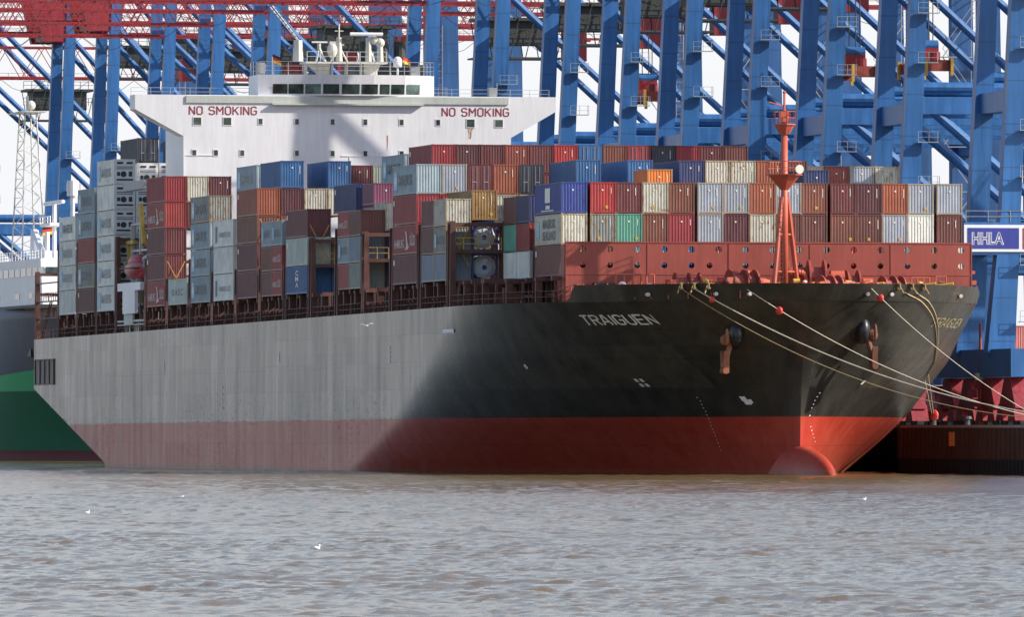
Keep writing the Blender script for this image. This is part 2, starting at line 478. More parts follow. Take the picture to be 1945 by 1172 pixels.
for i in range(cols-1):   # deck
    faces.append((vid(0,nz-1,i), vid(0,nz-1,i+1), vid(1,nz-1,i+1), vid(1,nz-1,i))[::-1])
    faces.append((vid(0,0,i), vid(0,0,i+1), vid(1,0,i+1), vid(1,0,i)))
for j in range(nz-1):     # transom
    i = cols-1
    faces.append((vid(0,j,i), vid(1,j,i), vid(1,j+1,i), vid(0,j+1,i))[::-1])
hm = MB(); hm.v = verts; hm.f = faces
hull = hm.build('hull', 'hull_paint', SHIP, True)
mm = hull.data
sm = [abs(p.normal.z) < .9 for p in mm.polygons]
mm.polygons.foreach_set('use_smooth', sm)
mm.set_sharp_from_angle(angle=math.radians(50))

bw = MB()                  # bulwark plating round the forecastle
for side in (-1, 1):
    N = 50; row = []
    for i in range(N+1):
        tt = (i/N)**1.7
        x0, x1 = 20.2 - tt*(20.2-(-7.0 if side > 0 else 2.6)), 21.15 - tt*(21.15-(-6.0 if side > 0 else 4.2))
        y0 = hbr(x0, 15.86) if i else -.02; y1 = hbr(x1, 17.35) if i else -.02
        zt = 17.35 if side < 0 else 17.35 - .9*max(0, -x1)/8
        row.append([(x0, side*(y0+.02), 15.80), (x1, side*(y1+.02), zt), (x1-.15, side*max(0, y1-.28), zt), (x0-.15, side*max(0, y0-.28), 15.83)])
    o = len(bw.v)
    for r_ in row: bw.v += r_
    for i in range(N):
        for k in range(3):
            q = (o+4*i+k, o+4*i+4+k, o+4*i+5+k, o+4*i+k+1)
            bw.f.append(q if side > 0 else q[::-1])
    bw.f.append((o+4*N, o+4*N+1, o+4*N+2, o+4*N+3))
bwo = bw.build('bulwark', 'hull_paint', SHIP, False)

bb = MB(); bb.ball((0, 0, 0), 1, 40, 24, (1, 1, 1))
pts = []
for x, y, z in bb.v:
    pts.append((12.4+15.4*x, 1.9*y*(1-.05*x), -.75+3.4*z*(1+.03*x)))
bb.v = pts
bb.build('bulb', 'hull_paint', SHIP, True)

def hullpt(x, z, side, off=.05): return (x, side*(hbr(x, z)+off), z)
def arc_table(z, side, x0, x1, n=400):
    xs = np.linspace(x0, x1, n); ys = np.array([hbr(x, z) for x in xs])
    s = np.concatenate([[0], np.cumsum(np.hypot(np.diff(xs), np.diff(ys)))])
    return s, xs
def hull_text(s, xa, xb, zbase, h, side, mat, name, slant=0.0):
    vs, fs, w = strokes(s, 1.0, .155, .26)
    sa, xx = arc_table(zbase, side, xa, xb)
    sc = sa[-1]/w; mb = MB()
    out = []
    for x, y in vs:
        xx_ = float(np.interp(x*sc, sa, xx)); z = zbase + y*h
        out.append(hullpt(xx_, z, side, .06))
    mb.v = out; mb.f = list(fs)
    return mb.build(name, mat, hull)
xa = solve_u(1100, 14.6, -1); xb = solve_u(1243, 14.3, -1)
hull_text('TRAIGUEN', xa, xb, 13.75, .82, -1, 'text_white', 'name_lettering')
pa = solve_u(1772, 14.0, 1); pb = solve_u(1824, 14.0, 1)
hull_text('TRAIGUEN', pa, pb, 13.6, .75, 1, 'text_dirty', 'name_lettering')

def hull_patch(mb, x, z, w, h, side, shear=0.0):
    q = []
    for dx, dz in ((-w/2, -h/2), (w/2, -h/2), (w/2+shear, h/2), (-w/2+shear, h/2)):
        q.append(hullpt(x+dx, z+dz, side, .07))
    mb.add(q, [(0, 1, 2, 3)])
zz_ = lambda v, Y=925: CAM_Z + (817-v)*Y/19000
mk = MB()
x = solve_u(1221, zz_(728), -1)
for a, b in ((-.33,-.22),(.33,-.22),(-.33,.22),(.33,.22)): hull_patch(mk, x+a, zz_(728)+b, .40, .28, -1)
x = solve_u(1417, zz_(762), -1)
hull_patch(mk, x, zz_(759), .5, .45, -1); hull_patch(mk, x+.12, zz_(765), .55, .45, -1); hull_patch(mk, x+.45, zz_(763.5), .3, .35, -1)
for i in range(16):
    v = 756+i*6.6; u = 1326 + 44*(i/15)**.8
    hull_patch(mk, solve_u(u, zz_(v), -1), zz_(v), .08, .10, -1)
for (u, v0, v1) in ((311, 684, 702), (529.5, 676, 690), (740, 660, 686), (422, 735, 775), (1000, 700, 703)):
    n = 4
    for i in range(n):
        v = v0+(v1-v0)*i/(n-1); Yv = 1060 if u < 600 else 970
        xs_ = solve_u(u, zz_(v, Yv), -1) if u > 700 else None
        if xs_ is None: xs_ = min((abs(proj(q, -HB, 9)[0]-u), q) for q in np.linspace(-250, -40, 1500))[1]
        hull_patch(mk, xs_, zz_(v, Yv), .34, .3, -1)
hull_patch(mk, solve_u(852, zz_(630, 950), -1), zz_(630, 950), 4.5, .35, -1)
for i in range(14):
    v = 748+i*7; u = 1556-12*math.sin(i/3.5) - i*1.2
    hull_patch(mk, min((abs(proj(q, hbr(q, zz_(v)), zz_(v))[0]-u), q) for q in np.linspace(0, 19, 600))[1], zz_(v), .12, .09, 1)
hull_patch(mk, 10.2, zz_(728), .35, .35, 1)
mk.build('draught_marks', 'ship_white', hull)

# stern mooring opening: no real hole, a flat black panel paints its shaded inside
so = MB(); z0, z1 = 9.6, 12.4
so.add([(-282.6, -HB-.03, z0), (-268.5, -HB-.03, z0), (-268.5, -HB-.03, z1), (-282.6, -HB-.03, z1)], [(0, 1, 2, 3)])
op = so.build('mooring_opening_shade', 'black', hull)
sp = MB()
for x in (-282.7, -279, -275.5, -272, -268.4): sp.mark().box(x-.22, x+.22, -HB-.14, -HB+.1, z0, z1)
sp.mark().box(-283, -268, -HB-.12, -HB+.1, z0-.15, z0); sp.mark().box(-283, -268, -HB-.12, -HB+.1, z1, z1+.12)
sp.build_each('opening_frame', 'deck_brown', op)

# anchors in their bulging bolsters
for side, u, v in ((-1, 1398, 637), (1, 1638, 628)):
    z = zz_(v, 915)
    if side < 0: x = solve_u(u, z, -1)
    else: x = min((abs(proj(q, hbr(q, z), z)[0]-u), q) for q in np.linspace(4, 18, 800))[1]
    y = side*hbr(x, z)
    b = MB(); b.ball((0, 0, 0), 1.4, 24, 16, (1.0, .52, .95)); bo = b.build('anchor_bolster', 'gloss_black', SHIP, True); bo.location = (x-.2, y, z)
    a = MB()
    a.tube((0, side*.35, -.4), (.1, side*1.15, -3.1), .26, 8)
    a.extrude_y([(-.55, -3.5), (.7, -3.5), (.95, -1.5), (.45, -1.9), (0, -2.6), (-.4, -1.9), (-.85, -1.5)], side*1.0-.25, side*1.0+.25)
    a.tube((-.7, side*1.05, -3.3), (.8, side*1.05, -3.3), .3, 8)
    a.ball((0, side*.9, -.5), .55, 10, 8)
    a.ball((.9, side*1.0, -.2), .35, 8, 6, (.5, .5, 2.2))
    ao = a.build('anchor', 'rust_bright' if side < 0 else 'rust', SHIP); ao.location = (x, y, z)

# fairleads and chocks along the forecastle edge
def fairlead(x, side, big=True):
    z = 17.15; y = side*(hbr(x, 16.8)); b = MB(); s = side
    if big:
        b.box(-.9, .9, s*.05-.2, s*.05+.2, -.25, -.05); b.box(-.9, .9, s*.05-.2, s*.05+.2, .35, .5)
        for q in (-.85, 0, .85): b.tube((q, s*.1, -.1), (q, s*.1, .4), .12, 8)
        b.tube((.3, s*.1, .3), (.9, s*.55, -.75), .09, 6)
    else:
        b.tube((-.45, s*.1, 0), (.45, s*.1, 0), .22, 10)
    o = b.build('fairlead', 'fairlead_brass' if big else 'old_white', SHIP); o.location = (x, y, z-.1 if big else 16.4); o.scale = (.8, .8, .8)
for u in (1288, 1312, 1337): fairlead(solve_u(u, 17.2, -1), -1)
for u in (1235, 1368, 1480): fairlead(solve_u(u, 16.5, -1), -1, False)
SP = lambda u, z: min((abs(proj(q, hbr(q, z), z)[0]-u), q) for q in np.linspace(-6, 19.8, 900))[1]
for u in (1712, 1735, 1757): fairlead(SP(u, 17.2), 1)
for u in (1540, 1590, 1612, 1685, 1820): fairlead(SP(u, 16.5), 1, False)

# foremast
FX = 8.5
fm = MB()
fm.tube((FX, 0, 16), (FX, 0, 31.0), .36, 12, .30)
fmast = fm.build('foremast', 'mast_orange', SHIP, True)
b = MB(); b.tube((FX+1.2, -1.35, 16), (FX+.2, -.30, 25.4), .22, 8); b.tube((FX-2.2, 1.9, 16), (FX-.2, .30, 25.4), .24, 8)
b.tube((FX+1.0, -1.12, 18.6), (FX-1.6, 1.35, 18.6), .09, 6); b.tube((FX+.7, -.85, 22.0), (FX-.8, .8, 22.0), .09, 6)
b.build('strut', 'mast_orange', fmast)
b = MB(); b.mark().tube((FX, 0, 26.1), (FX, 0, 27.4), .40, 8, 1.5); b.tube((FX, 0, 27.4), (FX, 0, 27.5), 1.7, 8)
b.mark().tube((FX, 0, 31.2), (FX, 0, 32.0), .5, 8, .95); b.tube((FX, 0, 32.0), (FX, 0, 32.12), 1.05, 8)
b.build_each('platform', 'mast_orange', fmast)
b = MB()
for r_, z in ((1.6, 27.5), (1.0, 32.1)):
    ring = [(FX+r_*math.cos(2*math.pi*i/8), r_*math.sin(2*math.pi*i/8), z) for i in range(9)]
    b.mark().rail(ring, 1.15, .035, 1.0)
b.build_each('railing', 'mast_orange', fmast)
b = MB(); b.tube((FX, 0, 30.8), (FX, 0, 33.4), .22, 10, .16); b.tube((FX, 0, 33.4), (FX, 0, 34.9), .12, 6)
b.box(FX-.3, FX+.3, -.4, .4, 32.3, 33.3); b.tube((FX+.3, -1.5, 34.1), (FX, 0, 33.7), .06, 5); b.ball((FX, 0, 35), .16)
b.build('light_bracket', 'mast_orange', fmast)
b = MB(); b.tube((FX+1.2, .85, 27.9), (FX+1.9, 1.0, 27.92), .18, 14, .42); b.build('horn', 'old_white', fmast)
b = MB()
for i in range(22): b.cb((FX+.75, -.55+.0*i, 16.4+i*.42), (.05, .45, .05))
b.tube((FX+.75, -.78, 16), (FX+.75, -.78, 25.5), .03, 4); b.tube((FX+.75, -.32, 16), (FX+.75, -.32, 25.5), .03, 4)
b.build('ladder', 'deck_brown', fmast)

# breakwater wall with round lightening holes
b = MB(); wx = 1.6; w0, w1 = -18.95, 19.35; nh = 15; cw = (w1-w0)/nh
def hole_cell(y0, y1, z0, z1, cy, cz, r, n=16):
    for sgn, x in ((1, wx), (-1, wx-.25)):
        ring = []; brd = []
        for i in range(n):
            a = 2*math.pi*i/n + math.pi/n; ca, sa = math.cos(a), math.sin(a)
            ring.append((x, cy+r*ca, cz+r*sa))
            tx = ((y1-cy)/ca if ca > 0 else (y0-cy)/ca) if abs(ca) > 1e-6 else 1e9
            tz = ((z1-cz)/sa if sa > 0 else (z0-cz)/sa) if abs(sa) > 1e-6 else 1e9
            k = min(tx, tz); brd.append((x, cy+k*ca, cz+k*sa))
        corners = [(x, y1, z1), (x, y0, z1), (x, y0, z0), (x, y1, z0)]
        fs = []
        for i in range(n):
            j = (i+1) % n; a, c_ = brd[i], brd[j]
            f = [i, n+i, n+j, j]
            if abs(a[1]-c_[1]) > 1e-6 and abs(a[2]-c_[2]) > 1e-6:
                ci = min(range(4), key=lambda q: (corners[q][1]-(a[1]+c_[1])/2)**2 + (corners[q][2]-(a[2]+c_[2])/2)**2)
                f = [i, n+i, 2*n+ci, n+j, j]
            fs.append(tuple(f if sgn > 0 else f[::-1]))
        b.add(ring+brd+corners, fs)
    rg = [(wx, cy+r*math.cos(2*math.pi*i/n+math.pi/n), cz+r*math.sin(2*math.pi*i/n+math.pi/n)) for i in range(n)]
    rk = [(wx-.25, y, z) for _, y, z in rg]
    b.add(rg+rk, [(j, i, n+i, n+j) for i in range(n) for j in [(i+1) % n]])
for k in range(nh):
    y0 = w0+k*cw; y1 = y0+cw; cy = y0+cw*.62
    hole_cell(y0, y1, 20.0, 21.3, cy, 20.72, .30)
    hole_cell(y0, y1, 18.4, 20.0, cy+(-.85 if k == 5 else 0), 19.25, .28)
b.box(wx-.25, wx, w0, w1, 15.7, 18.4)
b.box(wx-.35, wx+.05, w0, w1, 21.3, 21.42)
for yy in (w0-.02, w1+.02): b.box(wx-.4, wx+.03, yy-.04, yy+.04, 15.7, 21.3)
b.extrude_y([(wx-.25, 15.8), (wx-4.5, 15.8), (wx-4.5, 17.2), (wx-.25, 21.2)], w0-.1, w0)
br_ = b.build('breakwater', 'deck_red', SHIP)
b = MB()
for k in range(0, nh+1, 3): b.box(wx, wx+.05, w0+k*cw-.04, w0+k*cw+.04, 15.9, 21.25)
b.box(wx, wx+.04, w0, w1, 18.36, 18.44)
b.build('plate_seam', 'deck_red', br_)

# forecastle machinery
def winch(x, y, s=1.0, rot=0.0):
    s *= 1.25; o = empty('mooring_winch'); o.parent = SHIP; o.location = (x, y, 16.2); o.rotation_euler = (0, 0, rot); o.scale = (s, s, s)
    b = MB(); b.tube((0, -1.0, 1.15), (0, 1.0, 1.15), .55, 16)
    for q in (-1.0, 0.15, 1.0): b.tube((0, q-.06, 1.15), (0, q+.06, 1.15), .95, 18)
    b.build('drum', 'deck_red', o)
    b = MB(); b.box(-.9, .9, -1.6, -1.1, 0, 1.5); b.box(-.8, .8, 1.15, 1.35, 0, 1.3); b.box(-1.1, 1.1, -1.8, 1.8, -.05, .15); b.tube((0, 1.35, 1.15), (0, 2.1, 1.15), .35, 12)
    b.build('gear_housing', 'mast_orange', o)
for x, y, s, r_ in ((6.5, -3.5, 1, .2), (5.2, 2.8, 1.35, -.1), (4.6, 6.6, 1, 0), (8.5, 4.2, .8, .4), (4.4, -8.2, .9, 0), (4.8, 11, .8, .3)): winch(x, y, s, r_)
def gooseneck(x, y, r_=.65):
    b = MB(); pts = [(x, y-r_, 16), (x, y-r_, 17.9)] + [(x, y-r_*math.cos(a), 17.9+r_*math.sin(a)) for a in np.linspace(.3, 2.8, 8)] + [(x, y+r_, 17.5)]
    b.path(pts, .26, 8); b.build('vent_pipe', 'mast_orange', SHIP, True)
gooseneck(5, -2.6); gooseneck(5.4, -3.9, .55); gooseneck(6.3, 1.9, .7)
b = MB()
for x, y in ((5, -5.2), (6, -6.3), (5.5, -4.4), (9, 2), (8.8, 3.1), (6.5, 7.6), (6.2, 8.6), (5.4, 9.8), (10.5, 2.4), (7.7, 5.4)):
    b.mark()
    for d in (-.35, .35): b.tube((x, y+d, 15.9), (x, y+d, 17.55), .24, 10); b.tube((x, y+d, 17.45), (x, y+d, 17.65), .33, 10)
b.build_each('mooring_bitts', 'mast_orange', SHIP)
for x, y, m_ in ((6, -5.6, 'old_white'), (7.5, -4.9, 'yellow'), (7, -.4, 'yellow'), (7.6, 2.5, 'old_white'), (6.9, 6.2, 'old_white'), (6.0, 9.2, 'yellow'), (4.4, 14.5, 'yellow'), (4.2, 16.2, 'yellow')):
    b = MB(); b.box(x-.6, x+.6, y-.5, y+.5, 15.95, 17.35); b.tube((x-.3, y-.7, 17.4), (x+.3, y+.7, 17.6), .16, 6)
    b.build('deck_locker', m_, SHIP)
b = MB()
b.mark().rail([(3.0, -14.6, 16.4), (3.0, -12.2, 16.4)], 2.0, .09, .8); b.mark().rail([(3.0, -11.7, 16.4), (3.0, -11.0, 16.4)], 2.0, .09, .7)
b.mark().rail([(3.0, 13.3, 16.4), (3.0, 15.0, 16.4)], 1.8, .07, .5); b.mark().rail([(3.0, 15.6, 16.4), (3.0, 16.6, 16.4)], 1.9, .06, 1.0)
b.mark().rail([(-1.5, -19.5, 15.9), (4.0, -18.4, 16.5)], 1.0, .05, 1.3)
b.build_each('deck_railing', 'mast_orange', SHIP)
b = MB(); b.box(2.0, 3.2, -16.6, -14.7, 15.9, 17.6); b.build('deck_hatch', 'black', SHIP)
b = MB()
for i in range(4): b.rail([(-1.5, 20.35+.1*i, 15.9+.35*i), (-7, 21.3, 15.6+.35*i)], .5, .06, 1.2, 1)
b.tube((-2.5, 20.3, 15.9), (-2.5, 20.3, 20), .14, 8); b.box(-2.8, -2.2, 19.9, 20.8, 17.6, 18.0); b.box(-2.7, -2.3, 20.0, 20.7, 18.6, 18.9)
b.build('side_railing', 'mast_orange', SHIP)
b = MB()
for x in np.linspace(3.2, 19, 11): 
    b.mark().tube((x, -(hbr(x, 17)-.4), 16), (x, -(hbr(x, 17)-.4), 17.5), .05, 5)
b.build_each('rail_post', 'mast_orange', SHIP)

rf = random.Random(11)
for k in range(62):        # small gear seen over the bulwark: rollers, lights, rope coils, pipe ends
    y = rf.choice([rf.uniform(-7.5, -1.5), rf.uniform(1.2, 10), rf.uniform(1.2, 10), rf.uniform(-17, 17)]); x = rf.uniform(3.2, 8 if abs(y) < 12 else 4.5); z = rf.uniform(17.2, 17.75)
    b = MB(); q = rf.random()
    if q < .4: b.tube((x, y-.3, z), (x, y+.3, z+rf.uniform(-.1, .2)), rf.uniform(.12, .25), 8); b.box(x-.1, x+.1, y-.15, y+.15, 15.9, z)
    elif q < .75: b.ball((x, y, z), rf.uniform(.16, .3), 8, 6, (1, 1.3, 1)); b.tube((x, y, 15.9), (x, y, z), .07, 5)
    else: b.box(x-.2, x+.2, y-.35, y+.35, z-.35, z+.05); b.box(x-.1, x+.1, y-.1, y+.1, 15.9, z-.3)
    b.build('deck_gear', rf.choice(['old_white', 'mast_orange', 'mast_orange', 'yellow', 'float_red', 'crane_red', 'ship_white', 'deck_brown']), SHIP)

# ------------------------------------------------------------------ cargo deck structure
BAYX = {k: -14.6*k for k in range(14)}
BAYX.update({'A': -224.5, 'B': -238.7, 'C': -252.6})
def zbase(xs): return 18.3+.0028*xs
stan = MB(); stan.box(-.24, .24, -.3, .3, 0, 2.25); stan.box(-.4, .4, -.35, .55, 1.95, 2.25); stan = stan.mesh('deck_stanchion', 'deck_brown')
stan2 = MB(); stan2.box(-.1, .1, -.12, .12, 0, 1.9); stan2.box(-.2, .2, -.2, .2, 0, .25); stan2 = stan2.mesh('deck_stanchion', 'deck_brown')
nst = 0
for x in np.arange(-266, 2, 3.05):
    if -223 < x < -203 and int(x) % 2: continue
    e = 0.0
    edge = hbr(x, 15.5)-.5
    o = link('deck_stanchion', stan if nst % 2 == 0 else stan2, SHIP); nst += 1
    o.location = (x, -edge, zdeck(x)); o.scale = (1, 1, (zbase(x)-.12-zdeck(x))/2.25)
b = MB()
for x0, x1 in zip(np.arange(-284, 0, 6.1), np.arange(-277.9, 6, 6.1)):
    e0, e1 = hbr(x0, 15.5)-.15, hbr(x1, 15.5)-.15
    b.rail([(x0, -e0, zdeck(x0)), (x1, -e1, zdeck(x1))], 1.05, .035, 1.5, 2)
b.build('side_railing', 'deck_brown', SHIP)
for k, fx in BAYX.items():           # hatch coamings, inboard of the walkway
    b = MB(); hw = 21.6 if fx < -20 else 17.5
    b.box(fx-12.6, fx+.3, -hw, hw, 14.8, zbase(fx)-.15)
    for j in range(7): b.box(fx-12.3+j*2.0-.12, fx-12.3+j*2.0+.12, -hw-.35, -hw, 15, zbase(fx)-.4)
    b.box(fx-12.6, fx+.3, -hw-.5, -hw, 16.6, 16.8)
    b.build('hatch_coaming', 'deck_brown', SHIP)
    b = MB(); e = hbr(fx, 16)-.05 if fx > -25 else HB-.05      # edge girder the outer stacks stand on
    for x0 in (fx-.5, fx-12.1, fx-6.3): b.box(x0, x0+.5, -min(e, HB), -hw, zbase(fx)-.45, zbase(fx)-.04)
    b.build('stack_girder', 'deck_brown', SHIP)
# deck clutter between coaming and rail
b = MB()
for i in range(70):
    x = random.uniform(-262, -4); e = hbr(x, 15.5)-random.uniform(.9, 2.0); h = random.uniform(.5, 1.6)
    b.mark().box(x-random.uniform(.2, .8), x+random.uniform(.2, .8), -e-.2, -e+.3, zdeck(x), zdeck(x)+h)
b.build_each('deck_fitting', 'rust', SHIP)
b = MB()
for x in (-17.5, -30, -33, -60, -63, -107, -150, -208, -213): b.mark().box(x-.2, x+.2, -HB+1.0 if x < -25 else -hbr(x, 15.5)+.8, -HB+1.3 if x < -25 else -hbr(x, 15.5)+1.1, zdeck(x), zdeck(x)+2)
b.build_each('deck_fitting', 'yellow', SHIP)

def lashing_bridge(xc, e, top, rail=False, wide=1.3):
    o = empty('lashing_bridge'); o.parent = SHIP; o.location = (xc, 0, 0)
    b = MB(); zd = zdeck(xc)
    ys = [-e+.3] + [y for y in np.arange(-e+5.3, e, 5.05)] + [e-.3]
    for y in ys:
        for s in (-1, 1): b.mark().taper((s*wide/2, y, zd), (.32, .6), (s*wide/2, y, top), (.25, .42))
    b.build_each('column', 'deck_brown', o)
    b = MB()
    for z in (zbase(xc)+2.6, top-.5):
        if z < top: b.mark().box(-wide/2-.1, wide/2+.1, -e+.3, e-.3, z, z+.35)
    b.build_each('walkway', 'deck_brown', o)
    if rail:
        b = MB(); z = zbase(xc)+2.95
        for y in np.arange(-e+.2, -e+5.3, 2.5):
            b.rail([(wide/2+.05, y, z), (wide/2+.05, y+2.3, z)], 1.1, .05, 1.1)
        b.build('railing', 'yellow', o)
for k in range(13):
    fx = BAYX[k]; e = 19.2 if k == 0 else HB
    if k == 0: e = 18.9
    top = zbase(fx)+{1: 5.2, 3: 5.6, 5: 6.2, 6: 6.0}.get(k, 3.2)
    if k in (1, 2, 4, 6): top = zbase(fx)+5.6
    lashing_bridge(fx-13.4, e, top, k in (1, 4, 6))
for xc, tp, rl in ((-203.3, 5.5, False), (-223.6, 8.4, False), (-237.6, 8.4, False), (-251.7, 8.4, False), (-265.9, 8.6, True), (-283.2, 5.5, False)): lashing_bridge(xc, HB, zbase(xc)+tp, rl, .8)
b = MB()
for z in (17.3, 19.3, 21.5): b.box(-283, -266, -HB+.2, -HB+.5, z, z+.14)
for x in (-279, -275, -270): b.rail([(x, -HB+.4, 17.4), (x+3.5, -HB+.4, 17.4)], 1.0, .04, 1.2); b.rail([(x, -HB+.4, 19.4), (x+3.5, -HB+.4, 19.4)], 1.0, .04, 1.2)
b.path([(-281, -HB+.4, 15), (-274, -HB+.4, 19.3)], .08); b.path([(-279.6, -HB+.4, 15), (-272.6, -HB+.4, 19.3)], .08)
b.build('stern_platform', 'deck_brown', SHIP)
b = MB()
for xf, yr, z0 in ((-189.6, -HB, 4), (-58.2, -HB, 4), (-102, -HB, 6), (-131.2, -HB, 7.3), (-29.0, -HB, 4)):
    zb = zbase(xf)+1
    b.mark().tube((xf+.25, yr+.2, zb+z0), (xf+.6, yr+2.1, zb+z0-3.6), .05, 5); b.tube((xf+.25, yr+2.2, zb+z0), (xf+.6, yr+.3, zb+z0-3.6), .05, 5)
b.build_each('lashing_rods', 'yellow', SHIP)

# ------------------------------------------------------------------ bridge house
HX = -210.0
b = MB(); b.box(HX-12, HX, -18.6, 19.0, 15, 40.4)
house = b.build('superstructure', 'ship_white', SHIP)
b = MB()
b.extrude_x([(-24.1, 40.2), (-18.6, 37.2), (19.0, 37.2), (24.2, 40.2), (24.2, 41.85), (-24.1, 41.85)], HX-3.6, HX+.004)
b.build('bridge_wing', 'ship_white', house)
b = MB()
b.box(HX+.004, HX+.16, -18.3, 18.7, 40.95, 41.75)
b.box(HX+.05, HX+.55, -8.5, 8.8, 40.75, 40.95)
b.build('bulwark_band', 'bulwark_cream', house)
b = MB()
wf = [(HX-3.2, -9.9), (HX-.9, -9.9), (HX-.1, -5.6), (HX+.45, -1.9), (HX+.45, 3.1), (HX-.1, 6.8), (HX-.9, 10.3), (HX-3.2, 10.3), (HX-7, 10.3), (HX-7, -9.9)]
n = len(wf)
b.add([(x, y, 41.85) for x, y in wf]+[(x+.35 if -9 < y < 10 and x > HX-3 else x, y, 44.2) for x, y in wf], [tuple(range(n-1, -1, -1)), tuple(range(n, 2*n))]+[(i, (i+1) % n, n+(i+1) % n, n+i) for i in range(n)])
for (x0, y0), (x1, y1) in zip(wf[1:6], wf[2:7]): pass
wh = b.build('wheelhouse', 'ship_white', house)
# front windows on the faceted wheelhouse front
us = [(520, 547), (549, 577), (580, 609), (613, 643), (648, 682), (686, 717), (721, 740), (743, 769), (773, 799)]
front = wf[1:7]
def wfx(y, z):
    xx_ = np.interp(y, [p[1] for p in front], [p[0] for p in front])
    return xx_ + (.35 if -9 < y < 10 else 0)*(z-41.85)/2.35
def yofu(u, xx=HX): return min((abs(proj(xx, q, 43)[0]-u), q) for q in np.linspace(-25, 25, 2001))[1]
for k, (u0, u1) in enumerate(us):
    y0, y1 = yofu(u0, HX+.2), yofu(u1, HX+.2); z0, z1 = 42.05, 43.15
    g = MB(); n = 5
    vs = []
    for i in range(n+1):
        y = y0+(y1-y0)*i/n
        vs += [(wfx(y, z0)+.03, y, z0), (wfx(y, z1)+.03, y, z1)]
    g.add(vs, [(2*i, 2*i+2, 2*i+3, 2*i+1) for i in range(n)])
    w_ = g.build('window', 'window_pale' if k in (2, 8) else 'window_glass', wh)
b = MB()
b.box(HX-.9, HX-.84, 9.3, 9.8, 42.2, 43.1); b.build('door', 'window_glass', wh)
# house windows
def ysq(u): return yofu(u, HX)
pane = {}
for u, v, w_, h_ in [(375, 231, .85, .8), (432, 231, .85, .8), (495, 231, .42, .62), (564, 231, .42, .62), (632, 231, .42, .62), (694, 231, .42, .62), (763, 231, .42, .62), (832, 231, .42, .62), (894, 232, .85, .85), (948, 232, .85, .8)] + [(u, 291, .42, .6) for u in (369, 410, 460, 564, 632, 694, 763)]:
    y = ysq(u); z = zz_(v, 1128)
    f = MB(); f.box(HX, HX+.05, y-w_/2-.1, y+w_/2+.1, z-h_/2-.1, z+h_/2+.1); fo = f.build('window', 'ship_white', house)
    g = MB(); g.box(HX+.05, HX+.07, y-w_/2, y+w_/2, z-h_/2, z+h_/2); g.build('pane', 'porthole_glass' if u in (375, 948, 460) else 'window_glass', fo)
b = MB()   # rust runs below two windows
for u, v0, v1, w_ in ((894, 239, 262, .7), (736, 256, 285, .22), (894, 240, 250, .9)):
    y = ysq(u); b.add([(HX+.012+w_*.003, y-w_*.45, zz_(v0, 1128)), (HX+.012+w_*.003, y+w_*.35, zz_(v0, 1128)), (HX+.012+w_*.003, y+w_*.05, zz_(v1, 1128)), (HX+.012+w_*.003, y-w_*.3, zz_(v1, 1128))], [(3, 2, 1, 0)])
t = NT('rust_run'); v = t.obj(); q = t.noise(t.mapping(v, (1, 3, .5)), 2, 5)
M['rust_run'] = t.out(t.mix(t.ramp(q, .46, .64), (.30, .14, .05), (.70, .66, .62)), .6)
b.build('rust_stain', 'rust_run', house)
b = MB()
b.box(HX, HX+.06, ysq(340)+.4, ysq(404), 35.0, 35.08); b.box(HX, HX+.06, ysq(648), ysq(812), 35.0, 35.1); b.box(HX, HX+.05, ysq(664)-.05, ysq(664)+.05, 28, 35)
b.box(HX-.02, HX+.08, -18.6, -18.45, 18, 37.3); b.build('weld_seam', 'ship_white', house)
for u0, u1 in ((360, 487), (840, 966)):
    vs, fs, w_ = strokes('NO SMOKING', .86); y0, y1 = ysq(u0), ysq(u1)
    m_ = MB(); m_.v = [(HX+.03, y0+x*(y1-y0)/w_, zz_(218, 1128)+y) for x, y in vs]; m_.f = list(fs); m_.build('warning_lettering', 'text_red', house)
# monkey island
def up(u, v, xx=HX-4): 
    return (xx, yofu(u, xx), zz_(v, 1132))
b = MB(); b.rail([(HX-.8, -9.8, 44.2), (HX+.2, 0, 44.2), (HX-.8, 10.2, 44.2), (HX-6.5, 10.2, 44.2)], 1.5, .04, 1.6, 3); b.rail([(HX-.8, -9.8, 44.2), (HX-6.5, -9.8, 44.2)], 1.5, .04, 1.6, 3)
b.rail([(HX-3.4, -24, 41.85), (HX-3.4, -10.5, 41.85)], .9, .03, 2); b.rail([(HX-3.4, 10.6, 41.85), (HX-3.4, 24.1, 41.85)], .9, .03, 2); b.build('railing', 'galvanised', house)
b = MB(); x = HX-4
b.box(x-2, x+2, yofu(575, x), yofu(730, x), zz_(121, 1132), zz_(117, 1132))
for u0, u1 in ((578, 583), (655, 660), (600, 604), (628, 632), (683, 687), (712, 716)):
    b.box(x-.3, x+.3, yofu(u0, x), yofu(u1, x), 44.2, zz_(120, 1132))
b.extrude_x([(yofu(580, x), zz_(121, 1132)), (yofu(605, x), 44.2), (yofu(625, x), 44.2), (yofu(625, x), zz_(121, 1132))][::-1], x-.4, x+.4)
b.extrude_x([(yofu(690, x), zz_(121, 1132)), (yofu(690, x), 44.2), (yofu(712, x), 44.2), (yofu(722, x), zz_(121, 1132))], x-.4, x+.4)
b.rail([(x+2, yofu(577, x), zz_(117, 1132)), (x+2, yofu(728, x), zz_(117, 1132))], 1.1, .035, 1.4)
rm_ = b.build('radar_mast', 'old_white', house)
b = MB()
b.tube(up(644, 117), up(644, 70), .42, 8, .28); b.tube(up(644, 70), up(644, 45), .10, 6); b.tube(up(636, 58), up(652, 58), .06, 5); b.tube(up(634, 84), up(654, 84), .12, 5)
b.box(HX-4.3, HX-3.7, yofu(638), yofu(650), zz_(92, 1132), zz_(78, 1132)); b.tube(up(628, 117), up(641, 92), .10, 6); b.tube(up(660, 117), up(647, 92), .10, 6)
